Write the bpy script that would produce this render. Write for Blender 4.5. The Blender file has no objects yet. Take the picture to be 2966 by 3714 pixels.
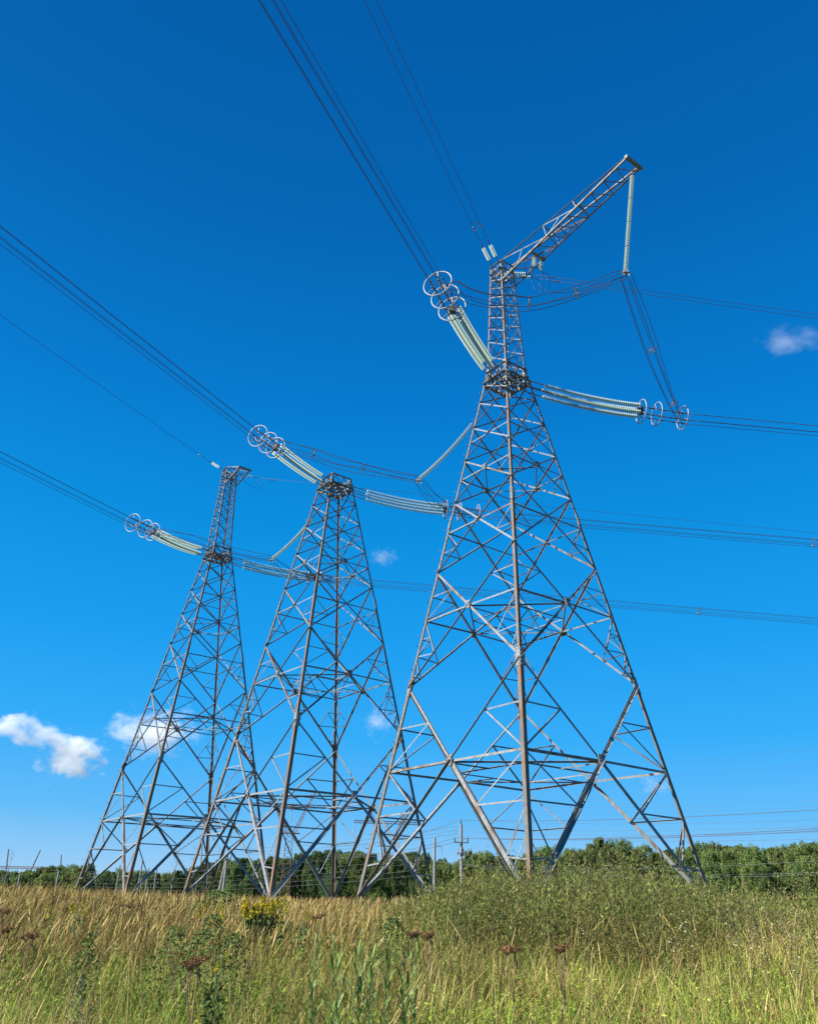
import bpy, math, random
import numpy as np
from mathutils import Matrix, Vector

# ------------------------------------------------------------------ scene, camera, sky, sun
S = bpy.context.scene
COL = S.collection
RAD = math.radians
CAM_Z = 1.6
cam_d = bpy.data.cameras.new('camera')
cam = bpy.data.objects.new('camera', cam_d)
COL.objects.link(cam)
PITCH, ROLL = 0.4963919, 0.0222311
cp, sp, cr, sr = math.cos(PITCH), math.sin(PITCH), math.cos(ROLL), math.sin(ROLL)
_r = Vector((1, 0, 0)); _f = Vector((0, cp, sp)); _u = Vector((0, -sp, cp))
CAMX = _r * cr + _u * sr
CAMY = _u * cr - _r * sr
cam.matrix_world = Matrix(((CAMX.x, CAMY.x, -_f.x, 0), (CAMX.y, CAMY.y, -_f.y, 0), (CAMX.z, CAMY.z, -_f.z, CAM_Z), (0, 0, 0, 1)))
cam_d.sensor_fit = 'VERTICAL'
cam_d.sensor_height = 36.0
cam_d.lens = 28.3289
cam_d.shift_y = -0.0385030
cam_d.clip_start = 0.1
cam_d.clip_end = 12000
S.camera = cam

SUN_AZ, SUN_EL = -114.0, 35.0           # degrees, clockwise from +Y; elevation
sx, sy, sz = (math.sin(RAD(SUN_AZ)) * math.cos(RAD(SUN_EL)), math.cos(RAD(SUN_AZ)) * math.cos(RAD(SUN_EL)), math.sin(RAD(SUN_EL)))
sun_d = bpy.data.lights.new('sun', 'SUN')
sun_d.energy = 5.0
sun_d.angle = RAD(0.53)
sun_d.color = (1.0, 0.965, 0.90)
sun = bpy.data.objects.new('sun', sun_d)
COL.objects.link(sun)
sun.rotation_euler = Vector((sx, sy, sz)).to_track_quat('Z', 'Y').to_euler()
sun.location = (-40, -20, 60)

W = bpy.data.worlds.new('World')
S.world = W
W.use_nodes = True
wn, wl = W.node_tree.nodes, W.node_tree.links
bg = wn['Background']
sky = wn.new('ShaderNodeTexSky')
sky.sky_type = 'NISHITA'
sky.sun_disc = False
sky.sun_elevation = RAD(SUN_EL)
sky.sun_rotation = RAD(SUN_AZ)
sky.altitude = 300
sky.air_density = 1.0
sky.dust_density = 0.15
sky.ozone_density = 3.0
# deep late-summer blue: the physical sky mixed with a measured elevation gradient (all of it is sky light)
hsv = wn.new('ShaderNodeHueSaturation')
hsv.inputs['Hue'].default_value = 0.49
hsv.inputs['Saturation'].default_value = 1.3
wl.new(sky.outputs[0], hsv.inputs['Color'])
wtc = wn.new('ShaderNodeTexCoord'); wsep = wn.new('ShaderNodeSeparateXYZ')
wl.new(wtc.outputs['Generated'], wsep.inputs[0])
grad = wn.new('ShaderNodeValToRGB')
GR = [(0.0, (0.40, 0.66, 0.92)), (0.03, (0.31, 0.62, 0.97)), (0.09, (0.11, 0.51, 1.0)), (0.175, (0.026, 0.43, 1.0)), (0.28, (0.006, 0.36, 0.93)),
      (0.41, (0.0, 0.29, 0.80)), (0.545, (0.0, 0.205, 0.66)), (0.707, (0.0, 0.142, 0.50)), (0.85, (0.0, 0.113, 0.42)), (1.0, (0.0, 0.10, 0.38))]
ge = grad.color_ramp.elements
ge[0].position, ge[0].color = GR[0][0], (*GR[0][1], 1)
ge[1].position, ge[1].color = GR[-1][0], (*GR[-1][1], 1)
for p_, c_ in GR[1:-1]:
    x_ = ge.new(p_); x_.color = (*c_, 1)
wl.new(wsep.outputs['Z'], grad.inputs[0])
gsc = wn.new('ShaderNodeVectorMath'); gsc.operation = 'SCALE'; gsc.inputs['Scale'].default_value = 10.0
wl.new(grad.outputs[0], gsc.inputs[0])
wmix = wn.new('ShaderNodeMix'); wmix.data_type = 'RGBA'; wmix.inputs['Factor'].default_value = 0.89
wl.new(hsv.outputs[0], wmix.inputs['A']); wl.new(gsc.outputs[0], wmix.inputs['B'])
wl.new(wmix.outputs['Result'], bg.inputs[0])
bg.inputs[1].default_value = 0.05

S.view_settings.view_transform = 'Standard'
S.view_settings.look = 'None'
S.view_settings.exposure = 1.0
S.view_settings.gamma = 1.0
S.render.engine = 'CYCLES'
S.cycles.use_denoising = True
S.cycles.denoiser = 'OPENIMAGEDENOISE'
S.cycles.denoising_prefilter = 'ACCURATE'
S.cycles.max_bounces = 10
S.cycles.volume_bounces = 8
S.cycles.transparent_max_bounces = 8
S.cycles.volume_step_rate = 2.0

# ------------------------------------------------------------------ helpers
def at(px, py, dist):
    """world point seen at photo pixel (2966x3714) at a horizontal distance from the camera"""
    d = _f + CAMX * ((px - 1483.0) / 2922.6) - CAMY * ((py - 1714.0) / 2922.6)
    k = dist / math.hypot(d.x, d.y)
    return Vector((d.x * k, d.y * k, CAM_Z + d.z * k))

def sstep(a, b, t):
    t = np.clip((t - a) / (b - a), 0, 1)
    return t * t * (3 - 2 * t)

def ground(x, y):
    x = np.asarray(x, float); y = np.asarray(y, float)
    d = np.hypot(x, np.maximum(y, 0) if np.ndim(y) == 0 else np.maximum(y, 0))
    g = 0.20 + 0.77 * sstep(3.0, 17.0, d)
    g = g + 0.10 * np.sin(x * 0.31 + 1.1) * np.sin(y * 0.27) * sstep(4, 12, d)
    g = g + 0.12 * sstep(17, 40, d)
    return g

def gz(x, y):
    return float(ground(x, y))

def props(o, label=None, cat=None, group=None, kind=None):
    if label: o['label'] = label
    if cat: o['category'] = cat
    if group: o['group'] = group
    if kind: o['kind'] = kind
    return o

def thing(name, label, cat, loc=(0, 0, 0), rz=0.0, group=None):
    o = bpy.data.objects.new(name, None)
    o.empty_display_size = 0.3
    COL.objects.link(o)
    o.location = loc
    o.rotation_euler = (0, 0, rz)
    return props(o, label, cat, group)

def link(name, me, parent=None, mat=None):
    if mat is not None and not me.materials:
        me.materials.append(mat)
    o = bpy.data.objects.new(name, me)
    COL.objects.link(o)
    if parent is not None:
        o.parent = parent
    return o

def copy_tree(o, parent=None):
    c = o.copy()
    COL.objects.link(c)
    c.parent = parent
    for ch in list(o.children):
        copy_tree(ch, c)
    return c

def np_mesh(name, V, Q, C=None, smooth=False):
    """quad mesh from numpy arrays"""
    V = np.ascontiguousarray(V, dtype=np.float32).reshape(-1, 3)
    Q = np.ascontiguousarray(Q, dtype=np.int32).reshape(-1, 4)
    me = bpy.data.meshes.new(name)
    me.vertices.add(len(V)); me.vertices.foreach_set('co', V.ravel())
    me.loops.add(Q.size); me.loops.foreach_set('vertex_index', Q.ravel())
    me.polygons.add(len(Q))
    me.polygons.foreach_set('loop_start', np.arange(0, Q.size, 4, dtype=np.int32))
    me.polygons.foreach_set('loop_total', np.full(len(Q), 4, dtype=np.int32))
    if smooth:
        me.polygons.foreach_set('use_smooth', np.ones(len(Q), dtype=bool))
    if C is not None:
        C = np.ascontiguousarray(C, dtype=np.float32).reshape(-1, 3)
        a = me.color_attributes.new('Col', 'FLOAT_COLOR', 'POINT')
        a.data.foreach_set('color', np.hstack([C, np.ones((len(C), 1), np.float32)]).ravel())
    me.update(calc_edges=True)
    return me

class MB:
    """collects simple shapes into one mesh"""
    def __init__(s):
        s.v = []; s.f = []
    def add(s, vs, fs):
        b = len(s.v)
        s.v += [tuple(p) for p in vs]
        s.f += [tuple(i + b for i in f) for f in fs]
    def box(s, c, size, ax=None):
        ax = ax or (Vector((1, 0, 0)), Vector((0, 1, 0)), Vector((0, 0, 1)))
        c = Vector(c)
        vs = [c + ax[0] * (i * size[0] / 2) + ax[1] * (j * size[1] / 2) + ax[2] * (k * size[2] / 2)
              for k in (-1, 1) for j in (-1, 1) for i in (-1, 1)]
        s.add(vs, [(0, 2, 3, 1), (4, 5, 7, 6), (0, 1, 5, 4), (2, 6, 7, 3), (0, 4, 6, 2), (1, 3, 7, 5)])
    def angle(s, p, q, e1, e2, w, t, w2=None):
        """L profile (angle iron) from p to q; flanges along e1 and e2"""
        p, q = Vector(p), Vector(q); w2 = w2 or w
        prof = [(0, 0), (w, 0), (w, t), (t, t), (t, w2), (0, w2)]
        vs = [b + e1 * a + e2 * c for b in (p, q) for a, c in prof]
        d = (q - p)
        fs = [(i, (i + 1) % 6, (i + 1) % 6 + 6, i + 6) for i in range(6)] + [(0, 3, 2, 1), (0, 5, 4, 3), (6, 7, 8, 9), (6, 9, 10, 11)]
        if e1.cross(e2).dot(d) < 0:
            fs = [tuple(reversed(f)) for f in fs]
        s.add(vs, fs)
    def tube(s, pts, r, n=6, cap=True, r2=None):
        pts = [Vector(p) for p in pts]
        b = len(s.v); m = len(pts)
        t0 = (pts[1] - pts[0]).normalized()
        a = t0.cross(Vector((0, 0, 1)))
        if a.length < 0.05: a = t0.cross(Vector((1, 0, 0)))
        a.normalize()
        for i, p in enumerate(pts):
            t = (pts[min(i + 1, m - 1)] - pts[max(i - 1, 0)]).normalized()
            a = (a - t * a.dot(t)).normalized()
            c = t.cross(a)
            rr = r if r2 is None else r + (r2 - r) * i / (m - 1)
            for k in range(n):
                an = 2 * math.pi * k / n
                s.v.append(tuple(p + a * (math.cos(an) * rr) + c * (math.sin(an) * rr)))
        for i in range(m - 1):
            for k in range(n):
                s.f.append((b + i * n + k, b + i * n + (k + 1) % n, b + (i + 1) * n + (k + 1) % n, b + (i + 1) * n + k))
        if cap:
            s.f.append(tuple(b + k for k in reversed(range(n))))
            s.f.append(tuple(b + (m - 1) * n + k for k in range(n)))
    def ring(s, c, axis, R, r, n=40, k=8):
        axis = Vector(axis).normalized(); c = Vector(c)
        a = axis.cross(Vector((0, 0, 1))).normalized(); u = a.cross(axis)
        b = len(s.v)
        for i in range(n):
            th = 2 * math.pi * i / n
            d = a * math.cos(th) + u * math.sin(th)
            for j in range(k):
                ph = 2 * math.pi * j / k
                s.v.append(tuple(c + d * (R + r * math.cos(ph)) + axis * (r * math.sin(ph))))
        for i in range(n):
            for j in range(k):
                s.f.append((b + i * k + j, b + i * k + (j + 1) % k, b + ((i + 1) % n) * k + (j + 1) % k, b + ((i + 1) % n) * k + j))
    def lathe(s, c, axis, prof, n=10):
        """prof: (distance along axis, radius)"""
        axis = Vector(axis).normalized(); c = Vector(c)
        a = axis.cross(Vector((0, 0, 1)))
        if a.length < 0.05: a = Vector((1, 0, 0))
        a.normalize(); u = axis.cross(a)
        b = len(s.v)
        for h, r in prof:
            for k in range(n):
                an = 2 * math.pi * k / n
                s.v.append(tuple(c + axis * h + a * (math.cos(an) * r) + u * (math.sin(an) * r)))
        for i in range(len(prof) - 1):
            for k in range(n):
                s.f.append((b + i * n + k, b + i * n + (k + 1) % n, b + (i + 1) * n + (k + 1) % n, b + (i + 1) * n + k))
    def mesh(s, name, smooth=False):
        me = bpy.data.meshes.new(name)
        me.from_pydata(s.v, [], s.f)
        if smooth:
            me.polygons.foreach_set('use_smooth', np.ones(len(me.polygons), dtype=bool))
        me.update()
        return me
    def build(s, name, mat, parent=None, smooth=False):
        return link(name, s.mesh(name, smooth), parent, mat)

# ------------------------------------------------------------------ materials
def new_mat(name):
    m = bpy.data.materials.new(name)
    m.use_nodes = True
    return m, m.node_tree.nodes, m.node_tree.links, m.node_tree.nodes['Principled BSDF']

def ramp(n, stops):
    r = n.new('ShaderNodeValToRGB')
    e = r.color_ramp.elements
    e[0].position, e[0].color = stops[0][0], (*stops[0][1], 1)
    e[1].position, e[1].color = stops[-1][0], (*stops[-1][1], 1)
    for p, c in stops[1:-1]:
        x = e.new(p); x.color = (*c, 1)
    return r

def steel_mat(name, grey, rust, rust_amount, metallic=0.08, rough=0.6):
    m, n, l, b = new_mat(name)
    tc = n.new('ShaderNodeTexCoord')
    mp = n.new('ShaderNodeMapping'); mp.inputs['Scale'].default_value = (2.2, 2.2, 0.7)
    l.new(tc.outputs['Object'], mp.inputs[0])
    n1 = n.new('ShaderNodeTexNoise'); n1.inputs['Scale'].default_value = 1.1; n1.inputs['Detail'].default_value = 6
    n2 = n.new('ShaderNodeTexNoise'); n2.inputs['Scale'].default_value = 7.0; n2.inputs['Detail'].default_value = 5
    l.new(mp.outputs[0], n1.inputs['Vector']); l.new(tc.outputs['Object'], n2.inputs['Vector'])
    oi = n.new('ShaderNodeObjectInfo')
    ad = n.new('ShaderNodeMath'); ad.operation = 'MULTIPLY_ADD'
    l.new(oi.outputs['Random'], ad.inputs[0]); ad.inputs[1].default_value = 0.34; l.new(n1.outputs['Fac'], ad.inputs[2])
    ad2 = n.new('ShaderNodeMath'); ad2.operation = 'MULTIPLY_ADD'
    l.new(n2.outputs['Fac'], ad2.inputs[0]); ad2.inputs[1].default_value = 0.22; l.new(ad.outputs[0], ad2.inputs[2])
    rp = ramp(n, [(1.0 - rust_amount - 0.14, (0, 0, 0)), (1.0 - rust_amount + 0.16, (1, 1, 1))])
    l.new(ad2.outputs[0], rp.inputs[0])
    gr = ramp(n, [(0.3, tuple(c * 0.6 for c in grey)), (0.7, grey)])
    l.new(n2.outputs['Fac'], gr.inputs[0])
    mx = n.new('ShaderNodeMix'); mx.data_type = 'RGBA'
    l.new(rp.outputs[0], mx.inputs['Factor']); l.new(gr.outputs[0], mx.inputs['A']); mx.inputs['B'].default_value = (*rust, 1)
    l.new(mx.outputs['Result'], b.inputs['Base Color'])
    b.inputs['Metallic'].default_value = metallic
    b.inputs['Roughness'].default_value = rough
    b.inputs['Specular IOR Level'].default_value = 0.12
    return m

def plain_mat(name, c, rough=0.6, metallic=0.0, var=0.25, scale=8.0):
    m, n, l, b = new_mat(name)
    tc = n.new('ShaderNodeTexCoord')
    t = n.new('ShaderNodeTexNoise'); t.inputs['Scale'].default_value = scale; t.inputs['Detail'].default_value = 5
    l.new(tc.outputs['Object'], t.inputs['Vector'])
    r = ramp(n, [(0.3, tuple(x * (1 - var) for x in c)), (0.7, tuple(min(1, x * (1 + var)) for x in c))])
    l.new(t.outputs['Fac'], r.inputs[0]); l.new(r.outputs[0], b.inputs['Base Color'])
    b.inputs['Roughness'].default_value = rough
    b.inputs['Metallic'].default_value = metallic
    return m

def leaf_mat(name, transl=0.3, rough=0.6, rand=0.0, gain=1.0):
    """vertex colour leaf, partly translucent, optional per-object brightness change"""
    m, n, l, b = new_mat(name)
    out = n['Material Output']
    at_ = n.new('ShaderNodeVertexColor'); at_.layer_name = 'Col'
    col = at_.outputs['Color']
    if rand > 0 or gain != 1.0:
        oi = n.new('ShaderNodeObjectInfo')
        mr = n.new('ShaderNodeMapRange'); mr.inputs['To Min'].default_value = gain * (1 - rand); mr.inputs['To Max'].default_value = gain * (1 + rand)
        l.new(oi.outputs['Random'], mr.inputs['Value'])
        hs = n.new('ShaderNodeHueSaturation')
        l.new(mr.outputs[0], hs.inputs['Value']); l.new(col, hs.inputs['Color'])
        if rand > 0:
            w = n.new('ShaderNodeTexWhiteNoise'); w.noise_dimensions = '1D'; l.new(oi.outputs['Random'], w.inputs['W'])
            m2 = n.new('ShaderNodeMapRange'); m2.inputs['To Min'].default_value = 0.48; m2.inputs['To Max'].default_value = 0.515
            l.new(w.outputs['Value'], m2.inputs['Value']); l.new(m2.outputs[0], hs.inputs['Hue'])
        col = hs.outputs['Color']
    l.new(col, b.inputs['Base Color'])
    b.inputs['Roughness'].default_value = rough
    b.inputs['Specular IOR Level'].default_value = 0.10
    tr = n.new('ShaderNodeBsdfTranslucent'); l.new(col, tr.inputs['Color'])
    mx = n.new('ShaderNodeMixShader'); mx.inputs[0].default_value = transl
    l.new(b.outputs[0], mx.inputs[1]); l.new(tr.outputs[0], mx.inputs[2]); l.new(mx.outputs[0], out.inputs['Surface'])
    return m

M = {}
M['steel'] = steel_mat('galvanized_steel', (0.255, 0.268, 0.27), (0.15, 0.10, 0.066), 0.02)
M['leg_steel'] = steel_mat('leg_steel', (0.185, 0.172, 0.155), (0.19, 0.112, 0.062), 0.18)
M['far_steel'] = steel_mat('rusty_far_steel', (0.22, 0.19, 0.17), (0.16, 0.085, 0.055), 0.5)
M['ring'] = plain_mat('aluminium_ring', (0.27, 0.27, 0.265), 0.45, 0.2, 0.15)
M['hardware'] = plain_mat('dark_fittings', (0.11, 0.11, 0.115), 0.5, 0.3, 0.2)
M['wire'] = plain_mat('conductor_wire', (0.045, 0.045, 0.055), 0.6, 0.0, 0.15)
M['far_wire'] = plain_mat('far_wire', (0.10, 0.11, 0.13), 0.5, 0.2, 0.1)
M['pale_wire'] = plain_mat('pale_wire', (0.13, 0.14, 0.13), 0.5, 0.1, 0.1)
M['concrete'] = plain_mat('pole_concrete', (0.23, 0.215, 0.20), 0.9, 0, 0.22, 3.0)
M['bark'] = plain_mat('bark', (0.16, 0.13, 0.105), 0.9, 0, 0.35, 4.0)
M['pale_bark'] = plain_mat('pale_bark', (0.36, 0.31, 0.25), 0.9, 0, 0.3, 3.0)
M['green_stem'] = plain_mat('green_stem', (0.13, 0.17, 0.05), 0.7, 0, 0.2, 9.0)
M['brown_stem'] = plain_mat('brown_stem', (0.20, 0.115, 0.06), 0.8, 0, 0.3, 9.0)
M['dead_wood'] = plain_mat('dead_wood', (0.22, 0.19, 0.16), 0.9, 0, 0.3, 6.0)
M['leaf'] = leaf_mat('foliage', 0.18)
M['tree_leaf'] = leaf_mat('tree_foliage', 0.34, 0.7, 0.20, 1.55)
M['grass'] = leaf_mat('grass', 0.20, 0.6)
# glass of the insulator discs
m, n, l, b = new_mat('green_glass')
b.inputs['Base Color'].default_value = (0.55, 0.63, 0.59, 1)
b.inputs['Roughness'].default_value = 0.28
b.inputs['Specular IOR Level'].default_value = 0.5
tr = n.new('ShaderNodeBsdfTranslucent'); tr.inputs['Color'].default_value = (0.68, 0.77, 0.72, 1)
gl = n.new('ShaderNodeBsdfTransparent'); gl.inputs['Color'].default_value = (0.78, 0.93, 0.87, 1)
mx = n.new('ShaderNodeMixShader'); mx.inputs[0].default_value = 0.45
mx2 = n.new('ShaderNodeMixShader'); mx2.inputs[0].default_value = 0.34
l.new(b.outputs[0], mx.inputs[1]); l.new(tr.outputs[0], mx.inputs[2])
l.new(mx.outputs[0], mx2.inputs[1]); l.new(gl.outputs[0], mx2.inputs[2]); l.new(mx2.outputs[0], n['Material Output'].inputs['Surface'])
M['glass'] = m
# meadow soil
m, n, l, b = new_mat('meadow_ground')
tc = n.new('ShaderNodeTexCoord')
t1 = n.new('ShaderNodeTexNoise'); t1.inputs['Scale'].default_value = 0.35; t1.inputs['Detail'].default_value = 8
t2 = n.new('ShaderNodeTexNoise'); t2.inputs['Scale'].default_value = 9.0; t2.inputs['Detail'].default_value = 6
l.new(tc.outputs['Object'], t1.inputs['Vector']); l.new(tc.outputs['Object'], t2.inputs['Vector'])
r1 = ramp(n, [(0.35, (0.060, 0.062, 0.020)), (0.5, (0.085, 0.080, 0.030)), (0.66, (0.14, 0.105, 0.05))])
l.new(t1.outputs['Fac'], r1.inputs[0])
r2 = ramp(n, [(0.3, (0.55, 0.55, 0.55)), (0.75, (1.15, 1.15, 1.15))])
l.new(t2.outputs['Fac'], r2.inputs[0])
mm = n.new('ShaderNodeMix'); mm.data_type = 'RGBA'; mm.blend_type = 'MULTIPLY'; mm.inputs['Factor'].default_value = 1
l.new(r1.outputs[0], mm.inputs['A']); l.new(r2.outputs[0], mm.inputs['B'])
l.new(mm.outputs['Result'], b.inputs['Base Color']); b.inputs['Roughness'].default_value = 0.95
M['ground'] = m

# ------------------------------------------------------------------ ground
def build_ground():
    rs = np.concatenate([[0.0], np.linspace(1.2, 30, 46), np.geomspace(33, 6000, 40)])
    na = 120
    an = np.linspace(0, 2 * np.pi, na, endpoint=False)
    R, A = np.meshgrid(rs, an, indexing='ij')
    X, Y = R * np.sin(A), R * np.cos(A)
    Z = ground(X, Y)
    V = np.stack([X, Y, Z], -1).reshape(-1, 3)
    i, j = np.meshgrid(np.arange(len(rs) - 1), np.arange(na), indexing='ij')
    q = np.stack([i * na + j, (i + 1) * na + j, (i + 1) * na + (j + 1) % na, i * na + (j + 1) % na], -1)
    me = np_mesh('meadow_ground', V, q[:, :, ::-1], smooth=True)
    o = link('ground', me, None, M['ground'])
    props(o, 'rough meadow ground rising gently from the camera towards the pylons', 'ground', kind='structure')
build_ground()

# ------------------------------------------------------------------ lattice pylons
TH = 0.6456105
CT, ST = math.cos(TH), math.sin(TH)
EX = Vector((CT, ST, 0)); EY = Vector((-ST, CT, 0))
TOWERS = [Vector((5.072763, 35.211054, 1.833)), Vector((-4.913599, 48.121545, 1.888)), Vector((-15.192361, 60.364043, 1.718))]
W0, WQ, ZQ = 4.868430, 0.747854, 25.0
Z = dict(J=8.358034, K=13.725575, K2=17.363529, K3=19.715298, K4=21.657985, K5=23.181061, K6=24.303661)
CORN = [(-1, -1), (1, -1), (1, 1), (-1, 1)]          # near, right, back, left
FACES = [(0, 1), (1, 2), (2, 3), (3, 0)]
def hw(z): return W0 + (WQ - W0) * z / ZQ
def leg(c, z): return Vector((CORN[c][0] * hw(z), CORN[c][1] * hw(z), z))
def lerp(a, b, t): return a + (b - a) * t
def fnorm(a, b):
    v = Vector((CORN[a][0] + CORN[b][0], CORN[a][1] + CORN[b][1], 0)).normalized()
    return (v + Vector((0, 0, (W0 - WQ) / ZQ))).normalized()

def towards(p, q, t):
    d = (q - p); return d * (t / d.length)

def brace(p, q, nrm, w, off=0.0, trim=0.0, flip=False, mat='steel'):
    """angle iron lying in a face with outward normal nrm; off moves it out of the face"""
    mb = MB()
    d = (q - p).normalized()
    s = d.cross(nrm).normalized()
    nn = s.cross(d).normalized()
    if nn.dot(nrm) < 0: nn = -nn
    if (s.z > 0) != (off > 0): s = -s
    if flip: s = -s
    p2, q2 = p + d * trim, q - d * trim
    o = nn * off - s * (w / 2)
    t = max(0.012, w * 0.1)
    mb.angle(p2 + o, q2 + o, s, -nn if off <= 0 else nn, w, t, w * 0.85)
    return mb

PYLON_PARTS = []                                     # (part name, mesh, material, sub-parts)
def part(name, mb, mat='steel', subs=()):
    me = mb.mesh(name)
    me.materials.append(M[mat])
    PYLON_PARTS.append((name, me, subs))

def gusset(c, n, u, w, h, t=0.03):
    n = n.normalized(); u = (u - n * u.dot(n)).normalized(); v = n.cross(u)
    mb = MB(); mb.box(c + n * t, (w, h, t), (u, v, n))
    for a in (-0.3, 0.0, 0.3):
        for bb in (-0.3, 0.3):
            mb.box(c + n * (t * 1.9) + u * (a * w) + v * (bb * h), (0.035, 0.035, 0.03), (u, v, n))
    return mb

def make_pyramid():
    # legs in two lengths joined by a bolted splice; the near-left one carries climbing pegs
    peg = MB(); peg.tube([(0, 0, 0), (0.17, 0, 0), (0.18, 0, 0.03)], 0.011, 5)
    peg_me = peg.mesh('climbing_peg'); peg_me.materials.append(M['steel'])
    for c in range(4):
        x, y = CORN[c]
        e1, e2 = Vector((-x, 0, 0)), Vector((0, -y, 0))
        mb = MB()
        for za, zb, w in ((-1.05, Z['J'], 0.175), (Z['J'], 16.2, 0.135), (16.2, 25.16, 0.108)):
            mb.angle(leg(c, za), leg(c, zb), e1, e2, w, w * 0.1)
        subs = []
        for zc, hh, ww in ((Z['J'], 0.80, 0.25), (16.3, 0.7, 0.135)):
            pl = MB()
            for e, oth in ((e1, e2), (e2, e1)):
                p = leg(c, zc)
                ax = (leg(c, zc + 1) - leg(c, zc)).normalized()
                pl.box(p - oth * 0.012 + e * (ww / 2 - 0.015), (ww, 0.024, hh), (e, oth, ax))
                for i in range(5):
                    for j in range(2):
                        pl.box(p - oth * 0.032 + e * (0.05 + j * (ww - 0.11)) + ax * ((i - 2) * hh * 0.2), (0.045, 0.03, 0.045), (e, oth, ax))
            sm = pl.mesh('splice_plate'); sm.materials.append(M['steel'])
            subs.append(('splice_plate', sm, None))
        if c == 3:
            zz = 1.9; k = 0
            while zz < 24.2:
                p = leg(c, zz)
                subs.append(('climbing_peg', peg_me, (p, (math.pi * 0.75) if k % 2 else math.pi)))
                zz += 0.52; k += 1
        ft = MB()
        base = leg(c, -0.8)
        ft.box(base + Vector((0, 0, -0.25)), (0.85, 0.85, 0.7))
        fm = ft.mesh('footing'); fm.materials.append(M['concrete'])
        subs.append(('footing', fm, None))
        part('leg', mb, 'leg_steel', subs)
    for a, b in FACES:
        n = fnorm(a, b)
        def P(c, z): return leg(c, z)
        def xmid(z0, z1):
            w0, w1 = hw(z0), hw(z1)
            zz = z0 + (z1 - z0) * w0 / (w0 + w1)
            return lerp(leg(a, zz), leg(b, zz), 0.5), zz
        def diag(z0, z1, w, nm='diagonal_brace'):
            part(nm, brace(P(a, z0), P(b, z1), n, w, 0.004, 0.03))
            part(nm, brace(P(b, z0), P(a, z1), n, w, -0.024, 0.03))
        def belt(zl, mid, w):
            for c in (a, b):
                part('belt_strut', brace(P(c, zl), mid, n, w, -0.05, 0.03, c == a))
        def sec(p, q, w=0.062, nm='secondary_brace'):
            part(nm, brace(p, q, n, w * 0.72, -0.034, 0.02))
        # panel 0 .. J
        X, zx = xmid(0, Z['J'])
        for c, off in ((a, 0.004), (b, -0.024)):
            part('diagonal_brace', brace(P(c, Z['J']), lerp(X, P(c, Z['J']), 0.015), n, 0.098, -0.024 if c == a else 0.004, 0.03))
            part('diagonal_brace', brace(P(c, 0.0), lerp(X, P(c, 0.0), -0.015), n, 0.158, off, 0.03))
        belt(4.84, X, 0.092)
        for c, o in ((a, b), (b, a)):
            D0 = lambda t: lerp(X, P(c, 0), t)
            DU = lambda t: lerp(P(c, Z['J']), X, t)
            L0 = lambda t: P(c, 4.84 * (1 - t))
            sec(L0(0), D0(0.36), 0.085); sec(L0(0.36), D0(0.36), 0.085, 'secondary_strut')
            sec(L0(0.36), D0(0.72), 0.085); sec(L0(0.74), D0(0.72), 0.075, 'secondary_strut')
            lu = P(c, lerp(Z['J'], 4.84, 0.5))
            sec(lu, DU(0.51), 0.085, 'secondary_strut'); sec(DU(0.51), P(c, 4.84), 0.085)
        part('gusset_plate', gusset(X, n, Vector((0, 0, 1)), 0.42, 0.34))
        # panel J .. K
        diag(Z['J'], Z['K'], 0.095)
        X, zx = xmid(Z['J'], Z['K']); zb = 11.39
        belt(zb, X, 0.072)
        for c in (a, b):
            D0 = lambda t: lerp(X, P(c, Z['J']), t)
            DU = lambda t: lerp(P(c, Z['K']), X, t)
            L0 = lambda t: P(c, lerp(zb, Z['J'], t))
            sec(L0(0), D0(0.57)); sec(L0(0.54), D0(0.57), 0.062, 'secondary_strut')
            sec(L0(0.54), D0(0.84)); sec(L0(0.83), D0(0.84), 0.055, 'secondary_strut')
            h = lerp(L0(0), D0(0.57), 0.5)
            sec(L0(0.28), h, 0.05, 'secondary_strut'); sec(h, L0(0.54), 0.05)
            sec(P(c, lerp(Z['K'], zb, 0.5)), DU(0.51), 0.062, 'secondary_strut'); sec(DU(0.51), P(c, zb), 0.062)
        part('gusset_plate', gusset(X, n, Vector((0, 0, 1)), 0.36, 0.30))
        # panel K .. K2
        diag(Z['K'], Z['K2'], 0.082)
        X, zx = xmid(Z['K'], Z['K2']); zb = zx
        belt(zb, X, 0.06)
        for c in (a, b):
            L0 = lambda t: P(c, lerp(zb, Z['K'], t))
            D0 = lambda t: lerp(X, P(c, Z['K']), t)
            sec(L0(0), D0(0.5), 0.058); sec(L0(0.52), D0(0.5), 0.058, 'secondary_strut')
        # panel K2 .. K3
        diag(Z['K2'], Z['K3'], 0.074)
        X, zx = xmid(Z['K2'], Z['K3'])
        belt(zx, X, 0.055)
        for c in (a, b):
            sec(P(c, zx), lerp(X, P(c, Z['K2']), 0.5), 0.055)
        part('gusset_plate', gusset(X, n, Vector((0, 0, 1)), 0.30, 0.26))
        # upper panels
        diag(Z['K3'], Z['K4'], 0.068)
        X, zx = xmid(Z['K3'], Z['K4'])
        belt(zx, X, 0.05)
        diag(Z['K4'], Z['K5'], 0.064)
        diag(Z['K5'], Z['K6'], 0.06)
    # horizontal diaphragms
    up = Vector((0, 0, 1))
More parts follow.
